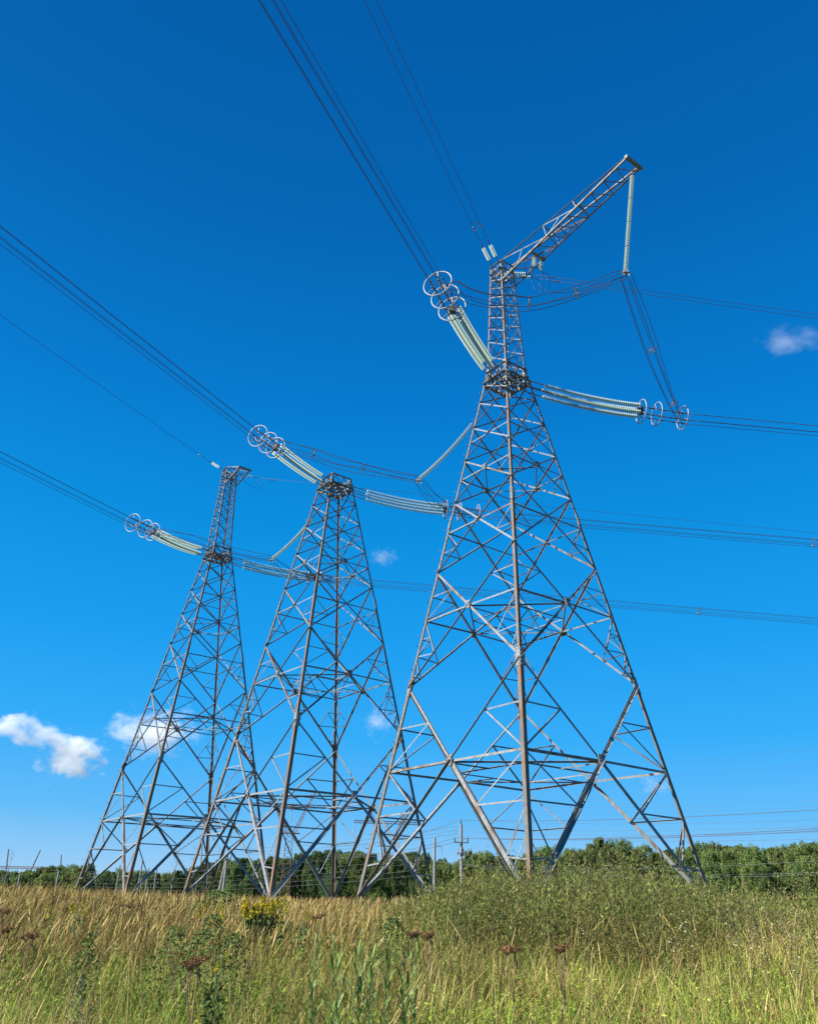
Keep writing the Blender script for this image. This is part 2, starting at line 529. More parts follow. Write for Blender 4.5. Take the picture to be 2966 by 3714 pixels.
    for zc, w, inner in ((4.868, 0.078, True), (11.43, 0.062, True), (18.57, 0.048, False)):
        mids = [lerp(leg(a, zc), leg(b, zc), 0.5) for a, b in FACES]
        mids = [m - fnorm(*f) * 0.09 for m, f in zip(mids, FACES)]
        hm = []
        for i in range(4):
            p, q = mids[i], mids[(i + 1) % 4]
            part('diaphragm_strut', brace(p, q, up, w, 0.0))
            hm.append(lerp(p, q, 0.5))
        if inner:
            for i in range(4):
                p, q = hm[i], hm[(i + 1) % 4]
                part('diaphragm_strut', brace(p, q, up, w * 0.75, -0.03))
                part('diaphragm_strut', brace(mids[(i + 1) % 4], lerp(p, q, 0.5), up, w * 0.7, -0.05))
    # anchor platform: two rings of heavy channels, webs and floor beams
    zl, zu = 24.36, 25.06
    for a, b in FACES:
        n = fnorm(a, b)
        part('platform_beam', brace(leg(a, zl), leg(b, zl), n, 0.16, 0.012, 0.02, mat='steel'))
        part('platform_beam', brace(leg(a, zu), leg(b, zu), n, 0.12, 0.012, 0.02))
        for t0, t1, z0, z1 in ((0.02, 0.22, zl, zu), (0.22, 0.40, zu, zl), (0.40, 0.60, zl, zu), (0.60, 0.78, zu, zl), (0.78, 0.98, zl, zu)):
            part('platform_web', brace(lerp(leg(a, z0), leg(b, z0), t0), lerp(leg(a, z1), leg(b, z1), t1), n, 0.06, -0.03))
    for t in (0.2, 0.42, 0.6, 0.82):
        part('floor_beam', brace(lerp(leg(0, zl), leg(1, zl), t), lerp(leg(3, zl), leg(2, zl), t), up, 0.11, -0.02, 0.02))
        part('floor_beam', brace(lerp(leg(0, zl), leg(3, zl), t), lerp(leg(1, zl), leg(2, zl), t), up, 0.11, 0.09, 0.02))
    for i, (a, b) in enumerate(((0, 2), (1, 3))):
        part('floor_beam', brace(leg(a, zl), leg(b, zl), up, 0.12, 0.22 + 0.1 * i, 0.03))

MZ0, MW0, MZ1, MW1 = 25.12, 0.728, 32.45, 0.457
MAST_PARTS, ARM_PARTS, BRACKET_PARTS = [], [], []
def mhw(z): return MW0 + (MW1 - MW0) * (z - MZ0) / (MZ1 - MZ0)
def mleg(c, z): return Vector((CORN[c][0] * mhw(z), CORN[c][1] * mhw(z), z))
def part_to(lst, name, mb, mat='steel', subs=()):
    me = mb.mesh(name); me.materials.append(M[mat]); lst.append((name, me, subs))

def make_mast():
    for c in range(4):
        x, y = CORN[c]; e1, e2 = Vector((-x, 0, 0)), Vector((0, -y, 0))
        mb = MB(); mb.angle(mleg(c, 25.0), mleg(c, MZ1), e1, e2, 0.098, 0.012)
        pl = MB()
        for e, oth in ((e1, e2), (e2, e1)):
            pl.box(leg(c, 25.06) - oth * 0.012 + e * 0.11, (0.24, 0.024, 0.34), (e, oth, Vector((0, 0, 1))))
        sm = pl.mesh('splice_plate'); sm.materials.append(M['steel'])
        part_to(MAST_PARTS, 'mast_leg', mb, 'leg_steel' if c in (0, 3) else 'steel', [('splice_plate', sm, None)])
    zs = [25.12, 26.16, 27.14, 28.04, 28.85, 29.61, 30.27, 30.92, 31.51, 31.87]
    for a, b in FACES:
        n = Vector((CORN[a][0] + CORN[b][0], CORN[a][1] + CORN[b][1], 0)).normalized()
        for z0, z1 in zip(zs[:-1], zs[1:]):
            part_to(MAST_PARTS, 'mast_brace', brace(mleg(a, z0), mleg(b, z1), n, 0.044, 0.003, 0.02))
            part_to(MAST_PARTS, 'mast_brace', brace(mleg(b, z0), mleg(a, z1), n, 0.044, -0.02, 0.02))
        for z in (31.87, 32.40):
            part_to(MAST_PARTS, 'mast_head_beam', brace(mleg(a, z), mleg(b, z), n, 0.10, 0.016, 0.02))
        for t0, t1, z0, z1 in ((0.03, 0.27, 31.9, 32.38), (0.27, 0.5, 32.38, 31.9), (0.5, 0.73, 31.9, 32.38), (0.73, 0.97, 32.38, 31.9)):
            part_to(MAST_PARTS, 'mast_head_web', brace(lerp(mleg(a, z0), mleg(b, z0), t0), lerp(mleg(a, z1), mleg(b, z1), t1), n, 0.045, -0.03))
    for t in (0.3, 0.7):
        part_to(MAST_PARTS, 'floor_beam', brace(lerp(mleg(0, 31.9), mleg(1, 31.9), t), lerp(mleg(3, 31.9), mleg(2, 31.9), t), Vector((0, 0, 1)), 0.08, -0.02))

ARM_L, ARM_Z, ARM_W, ARM_ZB = 9.441, 32.43, 0.538, 30.90
BR_L, BR_Z, BR_W = 2.90, 31.28, 0.513
def make_arm():
    lst = ARM_PARTS
    bot = {}; top = {}
    for sgn, c in ((-1, 0), (1, 1)):
        bot[sgn] = (mleg(c, ARM_ZB), Vector((sgn * ARM_W, -ARM_L, ARM_Z)))
        top[sgn] = (mleg(c, 32.42), Vector((sgn * ARM_W, -ARM_L, ARM_Z + 0.12)))
        e = Vector((-sgn, 0, 0))
        mb = MB(); mb.angle(bot[sgn][0], bot[sgn][1], e, Vector((0, 0, 1)), 0.095, 0.010)
        part_to(lst, 'arm_chord', mb, 'steel')
        mb = MB(); mb.angle(top[sgn][0] + e * 0.075, top[sgn][1] + e * 0.075, -e, Vector((0, 0, 1)), 0.078, 0.008)
        part_to(lst, 'arm_chord', mb, 'steel')
    B = lambda s, t: lerp(bot[s][0], bot[s][1], t)
    T = lambda s, t: lerp(top[s][0], top[s][1], t)
    dn = Vector((0, 0, -1))
    # warren bracing of the underside
    N = [0.19, 0.305, 0.395, 0.475, 0.555, 0.64, 0.735, 0.83, 0.925]
    Rn = [0.26, 0.37, 0.455, 0.535, 0.62, 0.71, 0.805, 0.90, 0.985]
    for i in range(9):
        part_to(lst, 'arm_brace', brace(B(-1, N[i]), B(1, Rn[i]), dn, 0.042, 0.006))
        if i: part_to(lst, 'arm_brace', brace(B(-1, N[i]), B(1, Rn[i - 1]), dn, 0.042, -0.02))
    mb = MB(); mb.box(lerp(B(-1, 0.255), B(1, 0.255), 0.5) + Vector((0, 0.0, -0.02)), ((B(1, 0.255) - B(-1, 0.255)).length + 0.1, 0.14, 0.11))
    part_to(lst, 'arm_cross_beam', mb)
    mb = MB(); mb.box(Vector((0, -ARM_L - 0.02, ARM_Z + 0.05)), (2 * ARM_W + 0.12, 0.16, 0.19))
    part_to(lst, 'arm_tip_beam', mb)
    for t0, t1 in ((0.0, 0.10), (0.10, 0.19)):
        part_to(lst, 'arm_brace', brace(B(-1, t0), B(1, t1), dn, 0.042, 0.006)); part_to(lst, 'arm_brace', brace(B(1, t0), B(-1, t1), dn, 0.042, -0.02))
    for s in (-1, 1):
        n = Vector((s, 0, 0))
        t1, t2 = 0.385, 0.625
        for t in (t1, t2):
            part_to(lst, 'arm_strut', brace(T(s, t - 0.02), B(s, t), n, 0.05, -0.02))
        part_to(lst, 'arm_brace', brace(T(s, 0.01), B(s, t1), n, 0.055, -0.014))
        part_to(lst, 'arm_strut', brace(lerp(T(s, 0.01), B(s, t1), 0.45), B(s, 0.13), n, 0.045, -0.03))
        part_to(lst, 'arm_brace', brace(T(s, t1 - 0.02), B(s, t2), n, 0.055, -0.014))
        part_to(lst, 'arm_strut', brace(lerp(T(s, t1 - 0.02), B(s, t2), 0.5), B(s, t1), n, 0.045, -0.03))
    for t in (0.365, 0.605):
        part_to(lst, 'arm_strut', brace(T(-1, t), T(1, t), Vector((0, 0, 1)), 0.05, -0.01))

def make_bracket():
    lst = BRACKET_PARTS
    tip = {}
    for sgn, c in ((-1, 0), (1, 1)):
        tip[sgn] = Vector((sgn * BR_W, -BR_L, BR_Z + 0.12))
        e = Vector((-sgn, 0, 0))
        mb = MB(); mb.angle(mleg(c, 30.77), tip[sgn] - Vector((0, 0, 0.12)), e, Vector((0, 0, 1)), 0.11, 0.012)
        part_to(lst, 'bracket_chord', mb)
        mb = MB(); mb.angle(mleg(c, 32.42), tip[sgn], e, Vector((0, 0, -1)), 0.075, 0.008)
        part_to(lst, 'bracket_chord', mb)
        part_to(lst, 'bracket_brace', brace(mleg(c, 32.0), lerp(mleg(c, 30.77), tip[sgn], 0.5), Vector((sgn, 0, 0)), 0.05, -0.02))
    mb = MB(); mb.box(Vector((0, -BR_L - 0.02, BR_Z + 0.06)), (2 * BR_W + 0.1, 0.14, 0.16)); part_to(lst, 'bracket_tip_beam', mb)
    A_, B_ = mleg(0, 30.77), mleg(1, 30.77)
    for t0, t1 in ((0.05, 0.45), (0.45, 0.9)):
        part_to(lst, 'bracket_brace', brace(lerp(A_, tip[-1], t0), lerp(B_, tip[1], t1), Vector((0, 0, -1)), 0.05, 0.006))
        part_to(lst, 'bracket_brace', brace(lerp(B_, tip[1], t0), lerp(A_, tip[-1], t1), Vector((0, 0, -1)), 0.05, -0.02))

make_pyramid(); make_mast(); make_arm(); make_bracket()

def assemble(root, lst):
    for name, me, subs in lst:
        o = link(name, me, root)
        for sn, sm, tr in subs:
            s = link(sn, sm, o)
            if tr:
                s.location = tr[0]; s.rotation_euler = (0, 0, tr[1])

PYL_LABELS = ['tallest nearest lattice pylon, a long truss arm slanting up and out from its mast head',
              'mastless lattice pylon ending in a flat platform, standing between the two masted pylons',
              'farthest of the three big lattice pylons, narrow mast with a short bracket at its top']
PYL = []
for i in range(3):
    t = thing('lattice_pylon', PYL_LABELS[i], 'pylon', TOWERS[i], TH, 'row of three big lattice pylons in the meadow')
    assemble(t, PYLON_PARTS)
    if i != 1: assemble(t, MAST_PARTS)
    if i == 0: assemble(t, ARM_PARTS)
    if i == 2: assemble(t, BRACKET_PARTS)
    PYL.append(t)
def tw(i, x, y, z):
    return TOWERS[i] + EX * x + EY * y + Vector((0, 0, z))

# ------------------------------------------------------------------ insulators, rings, conductors
def dvec(az): return Vector((math.sin(RAD(az)), math.cos(RAD(az)), 0))
DL, DR = dvec(204), dvec(80)
def interp(tab, s):
    xs, zs = zip(*tab)
    return float(np.interp(s, xs, zs))
def smooth_path(tab, a, b, n):
    # quadratic fit through the table keeps the sag smooth
    xs, zs = np.array(tab).T
    c = np.polyfit(xs, zs, 2)
    return [(s, float(np.polyval(c, s))) for s in np.linspace(a, b, n)]
DISC = [(-0.050, 0.032), (-0.045, 0.050), (-0.012, 0.055), (0.0, 0.085), (0.014, 0.128), (0.026, 0.131), (0.022, 0.105), (0.016, 0.07), (0.028, 0.03)]
def disc_stack(pts, pitch, scale=1.0, n=10):
    """discs threaded along a polyline"""
    mb = MB()
    pts = [Vector(p) for p in pts]
    L = [0.0]
    for a, b in zip(pts[:-1], pts[1:]): L.append(L[-1] + (b - a).length)
    k = int(L[-1] / pitch)
    for i in range(k):
        s = (i + 0.5) * L[-1] / k
        j = max(m for m in range(len(L) - 1) if L[m] <= s)
        t = (s - L[j]) / (L[j + 1] - L[j])
        mb.lathe(lerp(pts[j], pts[j + 1], t), pts[j + 1] - pts[j], [(h * scale, r * scale) for h, r in DISC], n)
    return mb

PENT = [(math.cos(RAD(90 + 72 * k)), math.sin(RAD(90 + 72 * k))) for k in range(5)]
def tension_set(i, side, zt, srings, s0, s1, label):
    D = DL if side < 0 else DR
    base = tw(i, side * 0.74, 0, 24.65)
    lat = D.cross(Vector((0, 0, 1)))
    xs, zs = np.array(zt).T
    cf = np.polyfit(xs, zs, 2)
    pz = lambda s: float(np.polyval(cf, s))
    sag = 0.05 if (i == 0 and side < 0) else 0.13
    def P(s, a=0.0, v=0.0):
        u = min(1.0, max(0.0, s / s1))
        return D * s + Vector((0, 0, pz(s) + v - 4 * sag * u * (1 - u))) + lat * a
    root = thing('tension_insulator_set', label, 'insulator set', base, 0, 'glass tension insulator sets on the pylons')
    yoke_s = s1 + 0.16
    for a in (-0.23, 0.23):
        for v in (-0.22, 0.22):
            lk = MB(); lk.tube([P(0.02, a, v * 0.9), P(s0 * 0.5, a, v), P(s0, a, v)], 0.027, 6)
            lk.box(P(s0 * 0.55, a, v), (0.09, 0.07, 0.05)); lk.box(P(0.06, a, v * 0.9), (0.10, 0.10, 0.08))
            lk.build('link_rod', M['hardware'], root)
            pts = [P(s, a, v) for s in np.linspace(s0, s1, 14)]
            rd = MB(); rd.tube(pts + [P(yoke_s, a, v)], 0.022, 6)
            st = rd.build('insulator_string', M['hardware'], root)
            disc_stack(pts, 0.112, 0.86 if side < 0 else 0.98).build('glass_disc_stack', M['glass'], st, smooth=True)
    yk = MB()
    for a, v in PENT:
        yk.tube([P(yoke_s), P(yoke_s, a * 0.32, v * 0.32)], 0.035, 6)
    yk.box(P(yoke_s), (0.30, 0.30, 0.30)); yk.tube([P(yoke_s - 0.12), P(yoke_s + 0.14)], 0.12, 10)
    yk.build('yoke_plate', M['hardware'], root)
    ax = (P(srings[2] + 0.1) - P(srings[0] - 0.1))
    for k, s in enumerate(srings):
        rg = MB(); rg.ring(P(s), ax, 0.655, 0.030, 48, 8)
        ro = rg.build('grading_ring', M['ring'], root, smooth=True)
        br = MB()
        for a, v in ((0.0, 1.0), (-0.75, -0.66), (0.75, -0.66)):
            br.tube([P(s, a * 0.22, v * 0.22), P(s, a * 0.64, v * 0.64)], 0.018, 6)
        br.build('ring_bracket', M['ring'], ro)
    for a, v in PENT:
        rr = 0.31
        dr = MB()
        e = srings[2] + 0.35
        dr.tube([P(yoke_s, a * rr, v * rr), P(e, a * rr, v * rr)], 0.021, 6)
        for q in (0.18, 0.42, 0.66, 0.86):
            dr.tube([P(lerp(yoke_s, e, q), a * rr, v * rr), P(lerp(yoke_s, e, q) + 0.16, a * rr, v * rr)], 0.038, 6)
        dr.build('dead_end_rod', M['hardware'], root)
    sp_ = MB()
    s = srings[2] - 0.12
    pp = [P(s, a * 0.31, v * 0.31) for a, v in PENT]
    for k in range(5): sp_.tube([pp[k], pp[(k + 1) % 5]], 0.016, 5)
    sp_.build('rod_spacer', M['hardware'], root)
    return root, base, P, srings[2] + 0.3

def wire_mesh(pts, r, name='conductor_wire', n=6):
    mb = MB(); mb.tube(pts, r, n); return mb.mesh(name, True)

LEFT = [([(0, -0.12), (1.53, -0.45), (6.6, -0.72), (8.38, -0.77)], (6.59, 7.48, 8.38), 1.50, 6.35, (-0.02, 0.00018)),
        ([(0, -0.05), (0.98, -0.10), (6.3, -0.74), (8.12, -0.92)], (6.25, 7.05, 8.12), 1.00, 6.1, (-0.058, 0.0002)),
        ([(0, -0.05), (1.36, -0.28), (6.8, -1.03), (8.81, -1.19)], (6.70, 7.50, 8.81), 1.36, 6.5, (-0.060, 0.0002))]
RIGHT = [([(0, 0.05), (1.42, -0.13), (7.0, -0.83), (9.47, -0.87)], (7.0, 7.9, 9.4), 1.45, 6.8, (0.034, 0.0002)),
         ([(0, 0.0), (1.47, -0.16), (6.95, -0.85), (9.25, -0.86)], (7.0, 7.97, 9.25), 1.47, 6.8, (0.010, 0.0002)),
         ([(0, -0.1), (1.37, -0.37), (6.67, -1.05), (9.03, -1.16)], (6.67, 7.67, 9.03), 1.37, 6.5, (-0.003, 0.00005))]
WHICH = ['the tall long-armed pylon', 'the flat-topped middle pylon', 'the far bracketed pylon']
ENDS = {}
for i in range(3):
    for side, tab, D in ((-1, LEFT, DL), (1, RIGHT, DR)):
        zt, rings, s0, s1, (mslope, curv) = tab[i]
        where = 'left' if side < 0 else 'right'
        root, base, P, s_end = tension_set(i, side, zt, rings, s0, s1,
            'green glass insulator set with three rings, %s of %s' % (where, WHICH[i]))
        ENDS[(i, side)] = (base, P, rings)
        lat = D.cross(Vector((0, 0, 1)))
        far = 170 if side < 0 else 330
        ss = np.concatenate([np.linspace(s_end, 60, 26), np.linspace(66, far, 20)])
        lab = 'dark wire of the five-wire bundle running %s from %s' % (where, WHICH[i])
        grp = 'five wires from %s to the %s' % (WHICH[i], where)
        z_end = P(s_end).z
        def W_(s, a=0, v=0):
            return base + D * float(s) + lat * a + Vector((0, 0, z_end + mslope * (s - s_end) + curv * (s - s_end) ** 2 + v))
        for a, v in PENT:
            o = link('conductor_wire', wire_mesh([W_(s, a * 0.31, v * 0.31) for s in ss], 0.0115 if side < 0 else 0.013), None, M['wire'])
            props(o, lab, 'wire', grp)
        for k, s in enumerate({(0, -1): [41], (1, -1): [], (2, -1): [], (0, 1): [], (1, 1): [34.9], (2, 1): [41.0]}[(i, side)]):
            mb = MB(); pp = [W_(s, a * 0.31, v * 0.31) for a, v in PENT]
            for q in range(5): mb.tube([pp[q], pp[(q + 1) % 5]], 0.02, 6); mb.box(pp[q], (0.09, 0.09, 0.09))
            o = mb.build('wire_spacer', M['hardware'])
            props(o, 'small pentagon spacer clamping the five wires that run %s from %s' % (where, WHICH[i]), 'spacer')

# ------------------------------------------------------------------ jumpers and their insulator strings
def catenary(a, b, sag, n=12):
    a, b = Vector(a), Vector(b)
    return [lerp(a, b, t) + Vector((0, 0, -4 * sag * t * (1 - t))) for t in np.linspace(0, 1, n)]

def crom(pts, n=6):
    """Catmull-Rom through points"""
    P_ = [Vector(p) for p in pts]
    P_ = [P_[0] * 2 - P_[1]] + P_ + [P_[-1] * 2 - P_[-2]]
    out = []
    for i in range(1, len(P_) - 2):
        for t in np.linspace(0, 1, n, endpoint=False):
            a, b, c, d = P_[i - 1:i + 3]
            out.append(0.5 * ((2 * b) + (c - a) * t + (2 * a - 5 * b + 4 * c - d) * t * t + (3 * b - 3 * c + d - a) * t ** 3))
    out.append(P_[-2])
    return out

def jumper_string(top, link_end, pts, label, sections=1):
    root = thing('jumper_insulator_string', label, 'insulator string', top, 0, 'long glass strings holding the jumper wires')
    top = Vector(top)
    lk = MB(); lk.tube([Vector((0, 0, 0)), Vector(link_end) - top], 0.018, 6); lk.build('link_rod', M['hardware'], root)
    loc = [Vector(p) - top for p in pts]
    rd = MB(); rd.tube(loc, 0.022, 6); st = rd.build('string_core', M['hardware'], root)
    m_ = (len(loc) - 1) // sections
    for k in range(sections):
        seg = loc[k * m_:(k + 1) * m_ + 1] if k < sections - 1 else loc[k * m_:]
        seg = [lerp(seg[0], seg[1], 0.06)] + seg[1:-1] + [lerp(seg[-2], seg[-1], 0.94)] if sections > 1 else seg
        disc_stack(seg, 0.122, 0.86).build('glass_disc_stack', M['glass'], st, smooth=True)
    e = loc[-1]
    yk = MB()
    yk.box(e + Vector((0, 0, -0.06)), (0.22, 0.22, 0.18))
    for a, v in PENT: yk.tube([e + Vector((0, 0, -0.08)), e + Vector((a * 0.24, v * 0.24 * 0.4, v * 0.24 - 0.14))], 0.028, 6)
    yk.build('jumper_clamp', M['ring'], root)
    return root

J1 = Vector((9.84, 28.45, 27.77)); J2 = Vector((0.531, 41.24, 23.485)); J3 = Vector((-9.863, 54.692, 23.80))
armtip = tw(0, 0, -9.40, ARM_Z - 0.05)
jumper_string(armtip, lerp(armtip, J1, 0.09), [lerp(armtip, J1, t) for t in np.linspace(0.10, 0.975, 13)],
              'straight glass string hanging from the tip of the long pylon arm', 4)
for i, Jp, nm in ((0, J2, 'curved glass string drooping left from the tall pylon to the middle loop of wires'),
                  (1, J3, 'curved glass string drooping left from the flat-topped pylon to the far loop of wires')):
    top = tw(i, 0, 0.76, 24.3)
    le = tw(i, 0, 2.75, 23.17)
    pts = [lerp(le, Jp, t) + Vector((0, 0, -0.9 * t * (1 - t))) for t in np.linspace(0, 0.985, 14)]
    jumper_string(top, le, pts, nm)

def jumper(mid_pts, start, end_, label, group, r=0.0145, rad=0.27):
    """five loosely parallel wires through the mid points"""
    rng = random.Random(len(label))
    for k, (a, v) in enumerate(PENT):
        out = []
        n_ = len(mid_pts)
        for q, p in enumerate(mid_pts):
            t = q / (n_ - 1)
            d = (Vector(mid_pts[min(q + 1, n_ - 1)]) - Vector(mid_pts[max(q - 1, 0)])).normalized()
            lat = d.cross(Vector((0, 0, 1)))
            lat = lat.normalized() if lat.length > 0.1 else Vector((1, 0, 0))
            up_ = lat.cross(d)
            rr = rad * (1.0 + 0.35 * math.sin(3.1 * t * (1 + 0.2 * k)))
            out.append(Vector(p) + lat * (a * rr) + up_ * (v * rr) + Vector((0, 0, rng.uniform(-0.13, 0.08) * math.sin(math.pi * t))))
        o = link('jumper_wire', wire_mesh(crom(out, 5), r, 'jumper_wire'), None, M['wire'])
        props(o, label, 'wire', group)
def jspacer(p, d, label, rad=0.24):
    mb = MB(); d = Vector(d).normalized(); lat = d.cross(Vector((0, 0, 1))).normalized(); up_ = lat.cross(d)
    pp = [Vector(p) + lat * (a * rad) + up_ * (v * rad) for a, v in PENT]
    for q in range(5):
        mb.tube([Vector(p), pp[q]], 0.018, 6); mb.box(pp[q], (0.07, 0.07, 0.07))
    props(mb.build('wire_spacer', M['hardware']), label, 'spacer')
def endpt(i, side, s): b_, P_, r_ = ENDS[(i, side)]; return b_ + P_(s)
l1 = [endpt(0, -1, 7.7), (1.87, 27.69, 26.08), (2.49, 27.75, 25.72), (3.41, 27.84, 25.5), (4.34, 27.93, 25.48), (5.22, 28.01, 25.58), (6.24, 28.11, 25.88), (7.42, 28.22, 26.36), (8.64, 28.34, 27.03), (9.45, 28.42, 27.55), J1 + Vector((0, 0, -0.1))]
jumper(l1, 0, 0, 'looping jumper wire sweeping in front of the tall pylon mast up to the arm string', 'five jumper wires in front of the tall pylon mast')
r1 = [J1 + Vector((0, 0, -0.1))] + catenary(J1, endpt(0, 1, 9.2), 0.55, 8)[1:]
jumper(r1, 0, 0, 'jumper wire dropping from the arm string down to the rings right of the tall pylon', 'five jumper wires from the arm string to the right rings')
jspacer(l1[5], (1, 0, 0), 'spacer on the jumper wires just right of the tall pylon mast')
jspacer(l1[7], (1, 0, 0.4), 'spacer on the jumper wires midway between the mast and the arm string')
jspacer(r1[3], r1[4] - r1[2], 'upper spacer on the jumper wires dropping to the right rings')
jspacer(r1[6], r1[7] - r1[5], 'lower spacer on the jumper wires dropping to the right rings')
l2 = [endpt(1, -1, 7.4), (-7.26, 40.66, 25.22), (-5.58, 40.78, 24.75), (-4.1, 40.9, 24.40), (-2.65, 41.0, 24.06), (-0.85, 41.14, 23.70), J2]
jumper(l2, 0, 0, 'jumper wire passing over the flat top of the middle pylon to the drooping glass string', 'five jumper wires over the flat-topped pylon')
r2 = [J2, (1.28, 43.0, 23.45), (2.07, 44.82, 23.72), (2.9, 46.9, 24.35), endpt(1, 1, 8.6)]
jumper(r2, 0, 0, 'jumper wire from the middle drooping string to the rings behind the tall pylon leg', 'five jumper wires behind the tall pylon left leg')
jspacer(l2[2], (1, 0, -0.25), 'left spacer on the jumper wires above the flat-topped pylon')
jspacer(l2[4], (1, 0, -0.2), 'right spacer on the jumper wires above the flat-topped pylon')
jspacer(r2[2], (0.4, 0.9, 0.2), 'spacer on the jumper wires beside the left leg of the tall pylon')
l3 = [endpt(2, -1, 7.4), (-17.1, 53.2, 24.95), (-15.45, 53.52, 24.75), (-13.94, 53.84, 24.3), (-12.61, 54.12, 24.02), (-11.32, 54.39, 23.86), J3]
jumper(l3, 0, 0, 'jumper wire passing in front of the far bracketed pylon at its platform', 'five jumper wires in front of the far pylon')
r3 = [J3, (-9.12, 56.13, 23.6), (-8.29, 57.75, 23.75), endpt(2, 1, 8.6)]
jumper(r3, 0, 0, 'jumper wire from the far drooping string to the rings behind the middle pylon', 'five jumper wires behind the middle pylon')

# earth wires with short glass strings
def earth_wire(i, p, az, prof, s_ins, label_w, label_i, r=0.0125):
    D = dvec(az)
    p = Vector(p)
    pos = lambda s: p + D * s + Vector((0, 0, float(np.interp(s, *zip(*prof)))))
    root = thing('earth_wire_insulator', label_i, 'insulator', p)
    lk = MB(); lk.tube([Vector((0, 0, 0)), pos(s_ins[0]) - p], 0.022, 6); lk.build('link_rod', M['hardware'], root)
    pts = [pos(s) - p for s in np.linspace(s_ins[0], s_ins[1], 4)]
    rd = MB(); rd.tube(pts, 0.02, 6); st = rd.build('string_core', M['hardware'], root)
    disc_stack(pts, 0.125, 0.9).build('glass_disc_stack', M['glass'], st, smooth=True)
    cl = MB(); cl.tube([pts[-1], pos(s_ins[1] + 0.5) - p], 0.026, 6); cl.build('wire_clamp', M['hardware'], root)
    far = prof[-1][0]
    ss = np.linspace(s_ins[1] + 0.4, far, 30)
    o = link('earth_wire', wire_mesh([pos(s) for s in ss], r, 'earth_wire'), None, M['wire'])
    props(o, label_w, 'wire')
    dm = MB(); s = s_ins[1] + 1.6
    q = pos(s) + Vector((0, 0, -0.05))
    for d_ in (-0.13, 0.13): dm.tube([q + D * (d_ - 0.06), q + D * (d_ + 0.06)], 0.035, 8)
    dm.tube([q - D * 0.15, q + D * 0.15], 0.012, 5); dm.box(q + Vector((0, 0, 0.03)), (0.05, 0.05, 0.07))
    props(dm.build('vibration_damper', M['hardware']), 'dumbbell damper on the ' + label_w.replace('one of the two', 'of two').replace('rising left from', 'left of').replace('leaving right', ''), 'damper')
    return pos
earth_wire(0, tw(0, -0.46, 0.27, 32.42), 204, [(0, 0), (1.7, -0.05), (5.75, -0.02), (16.6, 0.08), (60, 1.0), (150, 5.0)], (0.62, 1.62),
           'left one of the two thin wires rising left from the tall pylon head', 'short glass insulator at the tall pylon head, left one of the upper pair')
earth_wire(0, tw(0, -0.46, -0.2, 32.42), 204, [(0, 0), (1.5, 0.02), (5.3, 0.05), (16.1, 0.28), (60, 1.6), (150, 6.0)], (0.5, 1.4),
           'right one of the two thin wires rising left from the tall pylon head', 'short glass insulator at the tall pylon head, right one of the upper pair')
earth_wire(0, tw(0, 0.46, 0.2, 32.42), 80, [(0, 0), (2, 0.27), (4.57, 0.2), (20, 0.36), (120, 2.5), (300, 10)], (0.45, 1.25),
           'upper one of the two thin wires leaving right below the long arm', 'short glass insulator right of the tall pylon head, upper one below the arm')
earth_wire(0, tw(0, 0.46, -0.2, 31.95), 80, [(0, 0), (1.5, 0.1), (4.2, 0.07), (19.6, 0.12), (120, 2.2), (300, 9.5)], (0.4, 1.2),
           'lower one of the two thin wires leaving right below the long arm', 'short glass insulator right of the tall pylon head, lower one below the arm')
earth_wire(2, tw(2, -0.46, 0, 32.3), 204, [(0, 0), (0.95, -0.2), (1.9, -0.28), (6.1, -0.54), (23.3, -1.15), (60, -1.2), (150, 2)], (0.85, 1.8),
           'single thin wire rising left from the far pylon head', 'short glass insulator left of the far pylon head')
earth_wire(2, tw(2, 0.46, -1.0, 31.75), 80, [(0, 0), (1.0, -0.1), (3.0, -0.2), (6.2, -0.15), (60, 0.1), (300, 5)], (0.5, 1.1),
           'single thin wire leaving right from the far pylon bracket', 'short glass insulator right of the far pylon bracket')
_e1 = tw(0, -0.46, 0.27, 32.42); _e2 = tw(0, -0.46, -0.2, 32.42)
mb = MB(); mb.tube([_e1 + DL * 3.7 + Vector((0, 0, -0.03)), _e2 + DL * 3.2 + Vector((0, 0, 0.03))], 0.014, 6); mb.tube([_e2 + DL * 3.1 + Vector((0, 0, 0.03)), _e1 + DL * 3.0 + Vector((0, 0, -0.04))], 0.010, 5)
props(mb.build('wire_spacer', M['hardware']), 'small tie joining the two thin wires left of the tall pylon head', 'spacer')
# two little hanging strings below the arm's cross beam, with their loop wires
for k, (x, lab) in enumerate(((-0.22, 'left one of two tiny glass strings hanging below the arm near the mast'), (0.28, 'right one of two tiny glass strings hanging below the arm near the mast'))):
    c0 = tw(0, x, -2.72, 31.22)
    root = thing('hanging_insulator', lab, 'insulator', c0)
    rd = MB(); rd.tube([Vector((0, 0, 0)), Vector((0, 0, -0.80))], 0.018, 6); st = rd.build('string_core', M['hardware'], root)
    disc_stack([Vector((0, 0, -0.18)), Vector((0, 0, -0.74))], 0.115, 0.85).build('glass_disc_stack', M['glass'], st, smooth=True)
    q = c0 + Vector((0, 0, -0.82))
    e = tw(0, 0.46, 0.2 - 0.4 * k, 32.1) + DR * 1.6
    o = link('loop_wire', wire_mesh(crom([q, q + Vector((0.5, 0.3, -0.2)), lerp(q, e, 0.55) + Vector((0.45, 0, -1.15)), e + Vector((0.15, 0, -0.6)), e], 6), 0.012, 'loop_wire'), None, M['wire'])
    props(o, ('left' if k == 0 else 'right') + ' slack loop of wire dangling below the arm near the mast', 'wire')
